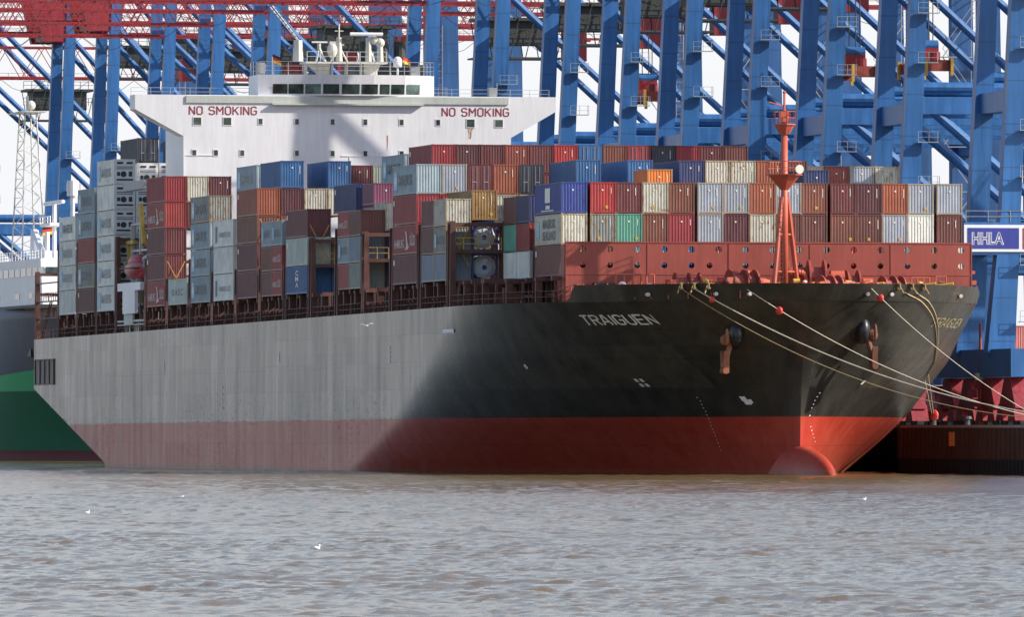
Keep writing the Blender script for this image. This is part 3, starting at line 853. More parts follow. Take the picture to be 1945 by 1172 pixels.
b.tube(up(700, 117), up(700, 70), .38, 8, .3); b.tube(up(712, 117), up(700, 88), .16, 6); b.tube(up(722, 117), up(722, 78), .42, 8, .3)
b.tube(up(600, 117), up(606, 90), .13, 6); b.tube(up(618, 117), up(606, 90), .16, 6); b.tube(up(606, 92), up(606, 82), .2, 8)
b.tube(up(566, 117), up(566, 76), .62, 8, .5); b.tube(up(560, 117), up(560, 90), .25, 6); b.ball(up(710, 75), .5); b.ball(up(722, 80), .55); b.ball(up(631, 95), .6, sc=(1, 1, 1.5))
b.build('mast_post', 'old_white', rm_)
b = MB(); b.tube(up(665, 64, HX-3.4), up(727, 64, HX-3.4), .2, 10); b.tube(up(592, 80, HX-3.4), up(622, 80, HX-3.4), .09, 8); b.build('radar_scanner', 'ship_white', rm_)
b = MB()
for d in (0, .7): b.tube(up(566+d*3, 78), up(513+d*6, 14-d*4), .10, 5)
for i in range(9):
    q = i/9; a1 = up(566-53*q, 78-64*q); a2 = up(568-51*(q+.08), 78-66*(q+.08)); b.tube(a1, (a2[0]+.3, a2[1]+.3, a2[2]), .05, 4)
b.tube(up(566, 78), up(548, 92), .1, 5)
b.build('stores_crane', 'galvanised', rm_)
b = MB(); p0 = up(755, 141); b.tube(p0, (p0[0], p0[1], zz_(124, 1132)), .12, 8); b.tube((p0[0], p0[1], zz_(126, 1132)), (p0[0], p0[1], zz_(114, 1132)), .5, 14); b.ball((p0[0], p0[1], zz_(114, 1132)), .5, 14, 8); b.build('radome', 'ship_white', house, True)
b = MB(); b.mark().box(HX-1.6, HX-.6, yofu(783), yofu(800), 44.2, 45.2); b.mark().tube(up(742, 143), up(742, 110), .07, 5); b.mark().tube(up(517, 143), up(517, 108), .07, 5)
b.mark().box(HX-3, HX-1.4, yofu(494), yofu(508), 44.2, 45.6); b.mark().box(HX-1.5, HX-.5, yofu(931), yofu(946), 41.9, 42.9); b.mark().tube(up(944, 176), up(944, 155), .05, 5); b.build_each('deck_fitting', 'galvanised', house)
fu = MB(); fu.box(-234, -226, 4, 12, 30, 46.0)
for y in (6, 8, 10): fu.tube((-230, y, 46), (-230, y, 48.8), .7, 12)
fn = fu.build('funnel', 'machine_dark', SHIP)
def flag(u, v, kind, label):
    p = up(u, v, HX-5); o = empty('flag', W(*p), ANG); o.scale = (.75, .75, .75); tag(o, label, 'flag')
    for k, (m_, z0) in enumerate(kind):
        b = MB(); vs = []
        for i in range(7):
            y = i*.22; x = .12*math.sin(i*1.1); dz = -.09*i
            vs += [(x, y, z0+dz), (x, y, z0+.42+dz)]
        b.add(vs, [(2*i, 2*i+2, 2*i+3, 2*i+1) for i in range(6)]); b.build('stripe', m_, o)
flag(518, 118, [('black', .84), ('flag_red', .42), ('flag_gold', 0)], 'black, red and gold flag above the left end of the wheelhouse roof')
flag(763, 116, [('flag_red', .42), ('flag_gold', 0)], 'small red and yellow flag beside the white radome on wheelhouse')

# side gallery next to the lifeboat
b = MB()
for z in (18.2, 21.2, 24.3, 27.3): b.mark().box(-222.5, -203.5, -22.5, -18.6, z, z+.25)
for x in (-222, -216, -210, -204): b.mark().box(x-.2, x+.2, -22.6, -22.2, 15, 27.5)
b.build_each('side_gallery', 'old_white', SHIP)
b = MB(); b.box(-217.5, -209.0, -24.3, -23.9, 17.2, 19.8); b.box(-221.0, -205.2, -24.3, -23.8, 19.8, 20.7)
b.build('gangway_screen', 'ship_white', SHIP)
b = MB(); b.tube((-212, -23.5, 20.8), (-206, -23, 23.6), .35, 8); b.tube((-214.5, -23.5, 20.8), (-208, -23, 23.2), .25, 8); b.tube((-209, -23, 23.2), (-204.5, -22.8, 23.8), .5, 8)
b.box(-221, -207, -23.6, -22.6, 31.2, 32.2); b.build('davit', 'galvanised', SHIP)
b = MB(); b.box(-222.8, -217, -22.9, -22.3, 22.4, 22.7); b.box(-222.8, -222.2, -22.9, -22.4, 22, 25.5); b.box(-222.8, -218, -23, -22.5, 25.2, 25.6); b.path([(-214, -22.8, 29.5), (-210.5, -23, 25.0)], .3, 6); b.build('davit_frame', 'yellow', SHIP)
b = MB()
for i in range(10):
    x = random.uniform(-221, -205); b.mark().box(x-.4, x+.4, -23.6, -22.9, zdeck(x), zdeck(x)+random.uniform(.6, 1.5))
b.build_each('deck_fitting', 'old_white', SHIP)
b = MB(); b.box(-224, -204, -24.0, -23.8, 16.3, 16.5); b.box(-224, -204, -24.0, -23.8, 15.9, 16.05); b.box(-218, -212, -24.05, -23.8, 16.0, 17.2); b.build('side_bulwark', 'bulwark_cream', SHIP)

lb = empty('lifeboat', W(-212.6, -23.2, 20.9), ANG); tag(lb, 'dark pink enclosed lifeboat hanging between white stacks and bridge house', 'lifeboat')
b = MB(); b.ball((0, 0, 1.35), 1, 24, 14); b.v = [(x*5.2 if x < 0 else x*4.6, y*1.45, 1.35+(z-1.35)*(1.35 if z < 1.35 else 1.0)*(1-.25*(x*x))) for x, y, z in b.v]; b.build('hull', 'lifeboat_red', lb, True)
b = MB(); b.ball((-.3, 0, 2.2), 1, 16, 8, (2.6, 1.1, .85)); b.build('canopy', 'lifeboat_red', lb, True)
b = MB(); b.box(-4.6, 4.2, -1.5, 1.5, 1.35, 1.5); b.build('rubbing_strake', 'rust', lb)

# ------------------------------------------------------------------ containers
def corr_loop(L, Wd, d=.045, p=.28):
    pts = []
    def run(a, b, nrm):
        a = Vector(a); b = Vector(b); D = b-a; n = max(3, round(D.length/p)); D = D/n
        for i in range(n):
            for q, dep in ((0, 0), (.30, 0), (.50, 1), (.80, 1)):
                pts.append(a + D*(i+q) - Vector(nrm)*d*dep)
    hx, hy = L/2-.10, Wd/2-.10
    run((-hx, -Wd/2+.02), (hx, -Wd/2+.02), (0, -1))
    run((L/2-.03, -hy), (L/2-.03, hy), (1, 0))
    run((hx, Wd/2-.02), (-hx, Wd/2-.02), (0, 1))
    run((-L/2+.03, hy), (-L/2+.03, -hy), (-1, 0))
    return pts
def cont_meshes(L, H, doors=False, Wd=2.438):
    lp = corr_loop(L, Wd); n = len(lp); b = MB()
    z0, z1 = .14, H-.10
    b.add([(q[0], q[1], z0) for q in lp]+[(q[0], q[1], z1) for q in lp], [(i, (i+1) % n, n+(i+1) % n, n+i) for i in range(n)])
    b.box(-L/2+.06, L/2-.06, -Wd/2+.06, Wd/2-.06, z0, z1+.02)
    if doors:
        b.box(L/2-.06, L/2-.01, -Wd/2+.16, -.02, z0, z1); b.box(L/2-.06, L/2-.01, .02, Wd/2-.16, z0, z1)
    body = b.mesh('body', 'container_paint')
    f = MB(); w = .14
    for sx in (-1, 1):
        for sy in (-1, 1):
            x0, x1 = sorted((sx*L/2, sx*(L/2-w))); y0, y1 = sorted((sy*Wd/2, sy*(Wd/2-w)))
            f.box(x0, x1, y0, y1, .02, H-.02)
            x0, x1 = sorted((sx*(L/2+.012), sx*(L/2-.18))); y0, y1 = sorted((sy*(Wd/2+.012), sy*(Wd/2-.17)))
            f.box(x0, x1, y0, y1, -.02, .13); f.box(x0, x1, y0, y1, H-.13, H)
        x0, x1 = sorted((sx*(L/2-.01), sx*(L/2-.12)))
        f.box(x0, x1, -Wd/2+.14, Wd/2-.14, .02, .17); f.box(x0, x1, -Wd/2+.14, Wd/2-.14, H-.14, H-.02)
    for sy in (-1, 1):
        y0, y1 = sorted((sy*(Wd/2-.005), sy*(Wd/2-.11)))
        f.box(-L/2+.15, L/2-.15, y0, y1, .03, .19); f.box(-L/2+.15, L/2-.15, y0, y1, H-.10, H-.03)
    return body, f.mesh('frame', 'container_paint')
TEMPL = {(40, 'hc'): cont_meshes(12.19, 2.87), (20, 'std'): cont_meshes(6.058, 2.60), (20, 'hc'): cont_meshes(6.058, 2.87), (40, 'door'): cont_meshes(12.19, 2.87, True)}
# door hardware, refrigeration unit, small plates
b = MB()
for y in (-.75, -.35, .35, .75): b.tube((.02, y, .2), (.02, y, 2.7), .025, 5)
for y in (-.6, .6): b.box(0, .04, y-.2, y+.2, 1.1, 1.18)
DOOR = b.mesh('door_bars', 'galvanised')
b = MB(); b.box(-.05, .03, -1.08, 1.08, .2, 2.7)
b.box(.03, .07, -1.02, 1.02, 1.62, 1.68); b.box(.03, .07, -1.02, 1.02, 2.15, 2.2); b.box(.03, .06, -1.0, 1.0, .3, .36)
REEF = b.mesh('refrigeration_unit', 'ship_white')
b = MB(); b.tube((.02, -.15, 1.15), (.06, -.15, 1.15), .34, 14); b.box(.02, .06, .45, .85, .9, 1.45); b.box(.02, .05, -.95, .95, .42, .62); b.box(.02, .05, -.9, -.55, .95, 1.4)
b.box(.03, .055, -.9, -.2, 2.3, 2.55); b.box(.03, .055, .2, .9, 2.3, 2.55); b.box(.03, .055, -.95, .95, 1.75, 1.82); b.box(.03, .055, -.95, .95, 1.95, 2.02)
REEFD = b.mesh('fan_grille', 'machine_dark')
PL = []
for i in range(4):
    b = MB(); rs = random.Random(i)
    if i < 3: 
        x0 = .62+.12*rs.random(); b.add([(.01, x0, 1.5+.3*i*.5), (.01, x0+.055, 1.5+.15*i), (.01, x0+.055, 2.35), (.01, x0, 2.35)], [(0, 1, 2, 3)])
    b.add([(.012, -.12, 2.05), (.012, .02, 2.05), (.012, .02, 2.2), (.012, -.12, 2.2)], [(0, 1, 2, 3)])
    PL.append(b.mesh('marking_plate', 'text_white'))
b = MB(); b.add([(.012, .3, .42), (.012, .55, .42), (.012, .55, .70), (.012, .3, .70)], [(0, 1, 2, 3)]); PLY = b.mesh('marking_plate', 'yellow')
b = MB(); b.add([(-5.6, 0, 1.9), (-5.1, 0, 1.9), (-5.1, 0, 2.4), (-5.6, 0, 2.4)], [(0, 1, 2, 3)]); SPL = b.mesh('marking_plate', 'sign_white')

def side_text(parts, mats):
    """list of (text or poly, x0, z0, width, height) on the starboard side plane"""
    out = []
    for (s, x0, z0, w, h), m_ in zip(parts, mats):
        b = MB()
        if isinstance(s, str):
            vs, fs, tw = text2d(s, h, .02, 1.05)
            b.v = [(x0+x*w/tw, 0, z0+y) for x, y in vs]; b.f = list(fs)
        else:
            b.add([(x0+x*w, 0, z0+z*h) for x, z in s], [tuple(range(len(s)))])
        out.append((b.v, b.f, m_))
    return out
SQ = [(0, 0), (1, 0), (1, 1), (0, 1)]
def star(n=7): return [(.5+(.46 if i % 2 == 0 else .2)*math.sin(math.pi*i/n), .5+(.46 if i % 2 == 0 else .2)*math.cos(math.pi*i/n)) for i in range(2*n)][::-1]
def mk_logo(name, parts, mats):
    bym = {}
    for vs, fs, m_ in side_text(parts, mats):
        b = bym.setdefault(m_, MB())
        off = .004*len(bym); b.add([(x, -off, z) for x, y, z in vs], fs)
    return [b.mesh(name, m_) for m_, b in bym.items()]
LOGO = {
 'mk': mk_logo('lettering', [(SQ, -5.4, .55, 1.7, 1.7), (star(), -5.3, .65, 1.5, 1.5), ('MAERSK', -3.0, .9, 7.0, 1.05)], ['logo_blue', 'text_white', 'text_grey']),
 'mkf': mk_logo('lettering', [(SQ, -5.4, .55, 1.7, 1.7), ('MAERSK', -3.0, .9, 7.0, 1.05)], ['logo_blue', 'text_faint']),
 'mks': mk_logo('lettering', [(SQ, -5.0, .8, 1.2, 1.4), ('MAERSK', -2.4, 1.55, 5.8, .85), ('SEALAND', -2.4, .45, 5.8, .85)], ['logo_blue', 'text_grey', 'text_grey']),
 'mk20': mk_logo('lettering', [(SQ, -2.6, .6, .9, 1.3), ('MAERSK', -1.2, .9, 3.4, .8)], ['logo_blue', 'text_grey']),
 'hs': mk_logo('lettering', [('HAMBURG', -5.2, .65, 5.0, .85), ([(0, 1), (.25, .75), (.35, .2), (0, 0), (.6, 0), (1, .12), (.7, .3), (.5, .85)], .1, .45, 2.2, 1.9), ('SÜD', 2.7, .8, 2.7, 1.25)], ['text_pink']*3),
 'hs20': mk_logo('lettering', [('HAMBURG', -2.4, .9, 2.6, .6), ('SÜD', .5, .9, 1.8, .9)], ['text_pink']*2),
 'hsw': mk_logo('lettering', [(SQ, -4.9, .5, 1.0, 1.7), ('HAMBURG SÜD', -2.6, 1.0, 7.0, .7)], ['text_purple', 'text_faint']),
 'ua': mk_logo('lettering', [('U A S C', -3.6, 1.0, 7.0, .75)], ['text_grey']),
 'blk': mk_logo('lettering', [(SQ, -1.3, 1.05, 2.3, 1.35), (SQ, -1.0, .45, 1.9, .35), (SQ, -2.9, .14+.12, 5.6, .10)], ['text_white']*3),
 'vert': mk_logo('lettering', [('C', -.6, 1.9, 1.5, .5), ('M', -.7, 1.3, 1.7, .5), ('A', -.6, .7, 1.5, .5)], ['text_white']*3),
 'pl': [SPL],
}
CC = {  # base colours, linear; rust
 'maroon': ((.135, .027, .031), .12, 'maroon'), 'dmaroon': ((.10, .024, .032), .1, 'dark maroon'), 'brown': ((.20, .062, .038), .2, 'reddish brown'),
 'mbrown': ((.15, .045, .036), .2, 'dark brown'), 'red': ((.42, .028, .030), .05, 'bright red'), 'crimson': ((.28, .025, .035), .08, 'crimson'),
 'hsred': ((.30, .036, .033), .1, 'faded red'), 'obrown': ((.33, .085, .040), .22, 'orange-brown'), 'redbrown': ((.26, .05, .035), .15, 'rust-red'),
 'grey': ((.33, .36, .42), .25, 'light grey'), 'bgrey': ((.20, .25, .32), .15, 'blue-grey'), 'white': ((.74, .74, .68), .25, 'off-white'), 'clean': ((.84, .84, .77), .05, 'clean white'),
 'cream': ((.52, .50, .42), .48, 'rust-streaked cream'), 'rgrey': ((.26, .28, .27), .6, 'rusty grey'), 'teal': ((.11, .36, .26), .3, 'pale teal green'),
 'lblue': ((.30, .38, .42), .2, 'pale blue-grey'), 'olive': ((.24, .28, .25), .3, 'olive grey'), 'blue': ((.030, .12, .30), .1, 'mid blue'), 'sblue': ((.03, .06, .30), .15, 'royal blue'),
 'navy': ((.026, .04, .13), .1, 'navy blue'), 'dnavy': ((.03, .035, .055), .2, 'blackish navy'), 'ochre': ((.30, .18, .06), .75, 'ochre rusted'),
 'orange': ((.75, .20, .03), .1, 'bright orange'), 'purple': ((.17, .035, .09), .08, 'purple'), 'gwhite': ((.50, .56, .50), .1, 'greenish white'), 'salmon': ((.60, .20, .17), .1, 'salmon pink'),
}
ORD = ['first', 'second', 'third', 'fourth', 'fifth', 'sixth', 'seventh', 'eighth', 'ninth', 'tenth', 'eleventh', 'twelfth', 'thirteenth', 'fourteenth', 'fifteenth', 'sixteenth', 'seventeenth', 'eighteenth', 'nineteenth']
TW = ['bottom', 'second', 'third', 'fourth', 'fifth', 'sixth', 'top']
def row_y(bay, r):
    if bay in (0, 1):
        k = r-2; g = sum(k >= q for q in (1, 5, 10, 14))*.26
        return -19.05 + 1.22 + k*2.462 + g if bay == 0 else -19.05+1.22+k*2.52
    return -HB+1.22+.02 + r*2.515
def cont_label(bay, r, tier, half, cname):
    if bay == 0:
        if r == 2 : base = 'container at the left end, %s tier of the front bay' % TW[tier]
        elif tier == 0: return '%s container behind the red breakwater holes, %s from left' % (cname, ORD[r-2])
        else: base = 'container, %s from left in the %s front row above breakwater' % (ORD[r-2], 'lower' if tier == 1 else 'upper')
        return cname+' '+base
    bn = {'A': 'first bay behind bridge', 'B': 'second bay behind bridge', 'C': 'third bay behind bridge'}.get(bay) or ('%s bay from bow' % ORD[bay])
    h = {'a': ' aft short', 'f': ' forward short', None: ''}[half]
    rr = r-2 if bay == 1 else r
    where = 'outer stack' if rr == 0 else '%s row in' % ORD[rr]
    return '%s%s container, %s tier, %s, %s' % (cname, h, TW[tier], where, bn)
NC = 0
def container(bay, r, tier, col, logo=None, half=None, kind=None, zoff=0.0, ztop=None, H=None, raw=None):
    global NC
    NC += 1
    colr, rust, cname = CC[col]
    fx = BAYX[bay] if raw is None else None
    L = 12.19 if half is None else 6.058
    ty = 'hc'
    if half and kind != 'hc20': ty = 'std'
    Hh = 2.60 if ty == 'std' else 2.87
    if raw is None:
        xc = fx - 6.095 if half is None else (fx-3.03 if half == 'f' else fx-9.16)
        y = row_y(bay, r); z = zbase(fx) + tier*(Hh+.015) + zoff
        loc = W(xc, y, z); label = cont_label(bay, r, tier, half, cname)
    else:
        loc, label = raw
    rt = empty('shipping_container', loc, ANG); tag(rt, label, 'container', 'shipping containers stacked on the ship' if raw is None else 'containers stacked on the quay')
    key = (40 if half is None else 20, ty)
    if kind == 'door': key = (40, 'door')
    body, frame = TEMPL[key]
    jit = random.uniform(.88, 1.1)
    o = link('body', body, rt); o.color = (*[min(1, c*jit) for c in colr], rust)
    o = link('frame', frame, rt)
    lum = sum(colr)/3
    fc = [c*.8 for c in colr] if lum < .25 else [.34*.6+colr[0]*.35, .24*.6+colr[1]*.35, .12*.6+colr[2]*.35] if col not in ('clean', 'white', 'gwhite', 'lblue') else [c*.85 for c in colr]
    o.color = (*fc, min(1, rust+.15))
    if kind == 'reefer':
        a = link('refrigeration_unit', REEF, rt); a.location = (L/2, 0, 0)
        g = link('fan_grille', REEFD, a); g.location = (.03, 0, 0)
    elif kind == 'door':
        a = link('door_bars', DOOR, rt); a.location = (L/2, 0, 0)
    elif random.random() < .75 and r > 0 or bay == 0:
        a = link('marking_plate', random.choice(PL), rt); a.location = (L/2-.015, random.uniform(-.1, .1), (Hh-2.87))
        if random.random() < .35:
            a = link('marking_plate', PLY, rt); a.location = (L/2-.015, random.uniform(-.9, .3), 0)
    if logo:
        for me in LOGO[logo]:
            a = link('lettering', me, rt); a.location = (0, -1.219-.012, 0)
    return rt
c_ = container
front1 = 'cream rgrey teal brown crimson grey dmaroon cream mbrown mbrown brown mbrown grey white mbrown'.split()
front2 = 'sblue red maroon cream brown grey grey obrown grey brown maroon dmaroon obrown grey grey'.split()
front0 = 'mbrown brown bgrey blue blue maroon bgrey grey grey bgrey red mbrown lblue cream white'.split()
for k in range(15):
    c_(0, k+2, 0, front0[k], 'pl' if k == 0 else None)
    c_(0, k+2, 1, front1[k], 'mks' if k == 0 else None)
    c_(0, k+2, 2, front2[k], 'blk' if k == 0 else None)
# second bay: short containers
for tr, a, f in ((0, 'white', 'white'), (1, 'teal', 'hsred'), (2, 'mbrown', 'navy')): c_(1, 2, tr, a, None, 'a'); c_(1, 2, tr, f, None, 'f')
c_(1, 7, 3, 'orange', None, 'a'); c_(1, 7, 2, 'maroon', None, 'a'); c_(1, 13, 3, 'navy', None, 'a'); c_(1, 13, 2, 'brown', None, 'a')
# third bay
for tr, a, f, l in ((0, 'bgrey', 'bgrey', None), (1, 'mbrown', 'lblue', 'mk20'), (2, 'mbrown', 'lblue', None)): c_(2, 0, tr, a, None, 'a'); c_(2, 0, tr, f if tr == 0 else ('cream' if tr == 2 else 'rgrey'), l, 'f')
c_(2, 1, 2, 'ochre', None, None)
for r, cn in ((5, 'blue'), (7, 'blue'), (9, 'navy'), (10, 'cream'), (11, 'cream'), (12, 'obrown'), (13, 'mbrown')): c_(2, r, 3, cn, zoff=.05)
# fourth bay
for tr, cn, l in ((0, 'maroon', 'pl'), (1, 'hsred', 'hs'), (2, 'crimson', 'pl'), (3, 'lblue', 'mk')): c_(3, 0, tr, cn, l)
for r, cn in ((1, 'grey'), (2, 'maroon'), (3, 'obrown'), (4, 'dnavy'), (15, 'cream'), (16, 'redbrown'), (17, 'grey'), (18, 'cream')): c_(3, r, 3, cn, kind='door' if r in (4, 2) else None)
for r, cn in ((1, 'crimson'), (2, 'blue'), (3, 'cream'), (4, 'cream')): c_(3, r, 2, cn)
# sixth bay
for tr, a, f, la in ((0, 'hsred', 'olive', None), (1, 'lblue', 'bgrey', 'mk20'), (2, 'hsred', 'mbrown', 'hs20')): c_(5, 0, tr, a, la, 'a'); c_(5, 0, tr, f, None, 'f')
c_(5, 1, 3, 'purple', None, 'a', zoff=.2); c_(5, 1, 2, 'cream'); c_(5, 1, 1, 'navy', kind='door'); c_(5, 1, 0, 'dnavy')
# seventh bay, five high
for r, cn in zip(range(4, 17), 'crimson dmaroon maroon redbrown maroon red blue brown crimson dnavy crimson maroon mbrown'.split()): c_(6, r, 4, cn, 'pl' if r == 4 else None, zoff=.42, kind='door' if r in (10, 12) else None)
for r, cn in ((4, 'brown'), (7, 'dmaroon'), (8, 'maroon')): c_(6, r, 3, cn, zoff=.42)
# eighth bay
for tr, cn, l in ((0, 'blue', 'vert'), (1, 'gwhite', 'pl'), (2, 'maroon', 'pl')): c_(7, 0, tr, cn, l)
c_(7, 1, 1, 'ochre'); c_(7, 1, 0, 'blue'); c_(7, 2, 3, 'navy', 'pl', zoff=-.25); c_(7, 4, 4, 'lblue', 'mk', zoff=-.1)
# ninth bay
for tr, a, f, la, lf in ((0, 'mbrown', 'hsred', None, 'hs20'), (1, 'brown', 'hsred', None, 'hs20'), (2, 'lblue', 'lblue', 'mk20', 'mk20')): c_(8, 0, tr, a, la, 'a'); c_(8, 0, tr, f, lf, 'f')
# tenth bay
for tr, cn, l in ((0, 'maroon', None), (1, 'maroon', 'pl'), (2, 'brown', None), (3, 'obrown', 'pl')): c_(9, 0, tr, cn, l)
for r, tr, cn in ((1, 3, 'dmaroon'), (1, 4, 'blue'), (2, 3, 'cream'), (3, 3, 'cream'), (3, 4, 'blue'), (1, 2, 'redbrown')): c_(9, r, tr, cn)
# eleventh bay
for tr in range(3): c_(10, 0, tr, 'clean', 'hsw' if tr != 1 else None)
c_(10, 1, 4, 'lblue', 'mkf'); c_(10, 1, 3, 'obrown'); c_(10, 5, 4, 'maroon'); c_(10, 6, 4, 'olive')
# twelfth to fourteenth bay
for tr in range(4): c_(11, 0, tr, 'lblue' if tr < 3 else 'rgrey', 'mk')
c_(12, 0, 0, 'gwhite', 'ua')
for tr, cn, l in ((0, 'hsred', 'hs'), (1, 'maroon', 'pl'), (2, 'maroon', 'pl'), (3, 'hsred', 'hs'), (4, 'crimson', None)): c_(13, 0, tr, cn, l)
c_(13, 1, 4, 'cream'); c_(13, 2, 4, 'dmaroon'); c_(13, 1, 3, 'maroon'); c_(13, 2, 3, 'brown')
# behind the bridge
for tr in range(6): c_('A', 0, tr, 'clean' if tr else 'white', 'mkf' if tr != 4 else None, kind='reefer')
for tr in range(1, 5): c_('A', 1, tr, 'clean', kind='reefer')
for tr, cn, l in ((0, 'maroon', 'pl'), (1, 'olive', 'mk'), (2, 'hsred', None), (3, 'lblue', 'mk'), (4, 'lblue', 'mk')): c_('B', 0, tr, cn, l)
for r, tr, cn in ((2, 5, 'clean'), (3, 5, 'clean')): c_('B', r, tr, cn, kind='reefer')
for r in (2, 4): c_('B', r, 6, 'dnavy', kind='door')
for tr, cn, l in ((0, 'white', None), (1, 'white', 'mkf'), (2, 'clean', 'mkf'), (3, 'clean', 'mk')): c_('C', 0, tr, cn, l)

# tank containers in the third bay
for tr in (0, 1):
    rt = empty('tank_container', W(BAYX[2]-3.03, row_y(2, 1), zbase(BAYX[2])+tr*2.85), ANG)
    tag(rt, 'round-ended steel tank container in blue frame, %s' % ('upper one under the ochre container' if tr else 'lower one behind the deck railing'), 'tank container', 'shipping containers stacked on the ship')
    b = MB(); b.tube((-2.85, 0, 1.35), (2.75, 0, 1.35), 1.12, 8 if tr else 12); b.tube((2.75, 0, 1.35), (2.95, 0, 1.35), 1.12, 8 if tr else 12, .7); b.build('tank', 'steel_tank', rt)
    b = MB(); b.tube((2.95, 0, 1.4), (3.0, 0, 1.4), .34, 16, .28); b.box(2.9, 2.99, -.15, .3, 1.8, 2.1); b.build('manhole', 'ship_white', rt)
    b = MB(); b.tube((2.99, -.02, 1.3), (3.02, -.02, 1.3), .24, 14); b.build('emblem', 'sign_blue', rt)
    b = MB(); L = 3.03
    for sx in (-1, 1):
        for sy in (-1, 1): b.box(sx*L-.08, sx*L+.08, sy*1.15-.08, sy*1.15+.08, 0, 2.6)
        for z in (.08, 2.52): b.box(sx*L-.07, sx*L+.07, -1.1, 1.1, z-.08, z+.08)
        for sy in (-1, 1):
            for z0, z1 in ((.1, .8), (2.5, 1.9)): b.tube((sx*L, sy*1.1, z1), (sx*L, sy*.45, z0), .06, 4)
    for sy in (-1, 1):
        for z in (.08, 2.52): b.box(-L, L, sy*1.15-.06, sy*1.15+.06, z-.07, z+.07)
    b.build('frame', 'sign_blue' if tr else 'crane_blue_dark', rt)
print('containers', NC)

# ------------------------------------------------------------------ water
def waves(X, Y):
    rs = np.random.RandomState(3); H = np.zeros_like(X)
    for i in range(46):
        lam = .55*(9/.55)**(i/45)*rs.uniform(.9, 1.1); k = 2*math.pi/lam
        th = math.radians(rs.normal(62, 34)); a = .0105*lam**.36
        if lam > 4: a *= .5
        ph = rs.uniform(0, 6.28); env = .6+.4*np.sin(X*rs.uniform(.02, .2)+Y*rs.uniform(.01, .12)+rs.uniform(0, 6))
        s = .5+.5*np.sin(k*(X*math.cos(th)+Y*math.sin(th))+ph + .5*env)
        H += a*env*(2*s**1.5-.9)
    return H
wv = []; wf_ = []; o = 0
allv = []; allf = []
for (y0, y1, xw, dx, dy) in ((180, 400, 42, .155, .27), (400, 640, 52, .26, .55), (640, 1000, 82, .5, 1.1)):
    nx = int(2*xw/dx)+1; ny = int((y1-y0)/dy)+1
    gx, gy = np.meshgrid(np.linspace(-xw, xw, nx), np.linspace(y0, y1, ny))
    h = waves(gx, gy)
    e = np.minimum(1, np.minimum(xw-np.abs(gx), 99)/4)
    allv.append(np.stack([gx, gy, h*e], -1).reshape(-1, 3))
    i = np.arange(nx*ny).reshape(ny, nx)
    allf.append(np.stack([i[:-1, :-1], i[:-1, 1:], i[1:, 1:], i[1:, :-1]], -1).reshape(-1, 4)+o)
    o += nx*ny
big = [(-30000, -20, -.12), (30000, -20, -.12), (30000, 40000, -.12), (-30000, 40000, -.12)]
allv.append(np.array(big, float)); allf.append(np.array([[o, o+1, o+2, o+3]]))
V = np.concatenate(allv); Fc = np.concatenate(allf)
me = bpy.data.meshes.new('water'); me.vertices.add(len(V)); me.vertices.foreach_set('co', V.ravel())
me.loops.add(Fc.size); me.loops.foreach_set('vertex_index', Fc.ravel().astype(np.int32))
me.polygons.add(len(Fc)); me.polygons.foreach_set('loop_start', np.arange(0, Fc.size, 4, dtype=np.int32)); me.polygons.foreach_set('use_smooth', np.ones(len(Fc), bool))
me.update(calc_edges=True); me.validate(); me.materials.append(M['river_water'])
wo = link('water', me); tag(wo, kind='structure')

# ------------------------------------------------------------------ quay
QY = 25.6
qroot = empty('quay_apron', (C[0], C[1], 0), ANG)
def qpart(b, name, mat): return b.build(name, mat, qroot)
QN = 19.2; XN = -24.0      # the quay edge steps forward beside the bow
b = MB(); b.box(-1600, 260, QY, 700, -4, 4.42); b.box(XN, 260, QN, QY-.002, -4, 4.418)
q_ = b.build('quay', 'concrete'); q_.location = (C[0], C[1], 0); q_.rotation_euler = (0, 0, ANG); tag(q_, kind='structure')
bpy.data.objects.remove(qroot)
qy = lambda x: QN if x > XN else QY
b = MB(); b.box(-1600, XN, QY-.5, QY+.02, 1.4, 4.30); b.box(XN, 260, QN-.5, QN+.02, 1.4, 4.30); b.box(XN-.4, XN, QN-.5, QY, 1.4, 4.3)
for x in np.arange(-420, 120, 1.7): b.box(x, x+.08, qy(x)-.56, qy(x)-.5, 1.4, 4.3)
q2 = b.build('quay_wall', 'quay_brown'); q2.location = (C[0], C[1], 0); q2.rotation_euler = (0, 0, ANG); tag(q2, 'rusty brown quay wall of steel plates beneath the cranes', 'quay wall')
b = MB()
for x in np.arange(-500, 140, 1.35): b.tube((x, qy(x)-.25, -3), (x, qy(x)-.25, 1.4), .42, 8)
b.box(-1600, XN, QY-.2, QY, -3, 1.38); b.box(XN, 260, QN-.2, QN-.01, -3, 1.38)
b.build('pile_row', 'quay_dark', q2)
b = MB()
for x in np.arange(-300, 100, 33): b.box(x-.9, x+.9, qy(x)-.62, qy(x)-.5, 2.6, 3.9)
b.build('ladder_plate', 'orange_light', q2)
b = MB(); b.box(-700, XN, QY-.4, QY+.3, 4.3, 4.55); b.box(XN, 200, QN-.4, QN+.3, 4.3, 4.55); b.build('coping', 'galvanised', q2)

bol = MB(); bol.tube((0, 0, 0), (0, 0, .75), .3, 10, .26); bol.tube((0, 0, .7), (0, 0, .95), .48, 10, .4); bol = bol.mesh('bollard', 'machine_dark')
def bollard(x, label): 
    o = link('bollard', bol); o.location = W(x, QN+.8, 4.42); o.rotation_euler = (0, 0, ANG); tag(o, label, 'bollard', 'bollards along the quay edge'); return o
XR = min((abs(proj(q, QN+.8, 5)[0]-1773), q) for q in np.linspace(-80, 0, 1500))[1]
bollard(XR, 'dark bollard under the red float holding the two tan mooring ropes')
bollard(XR+13, 'dark bollard at quay edge near the right edge of the picture')

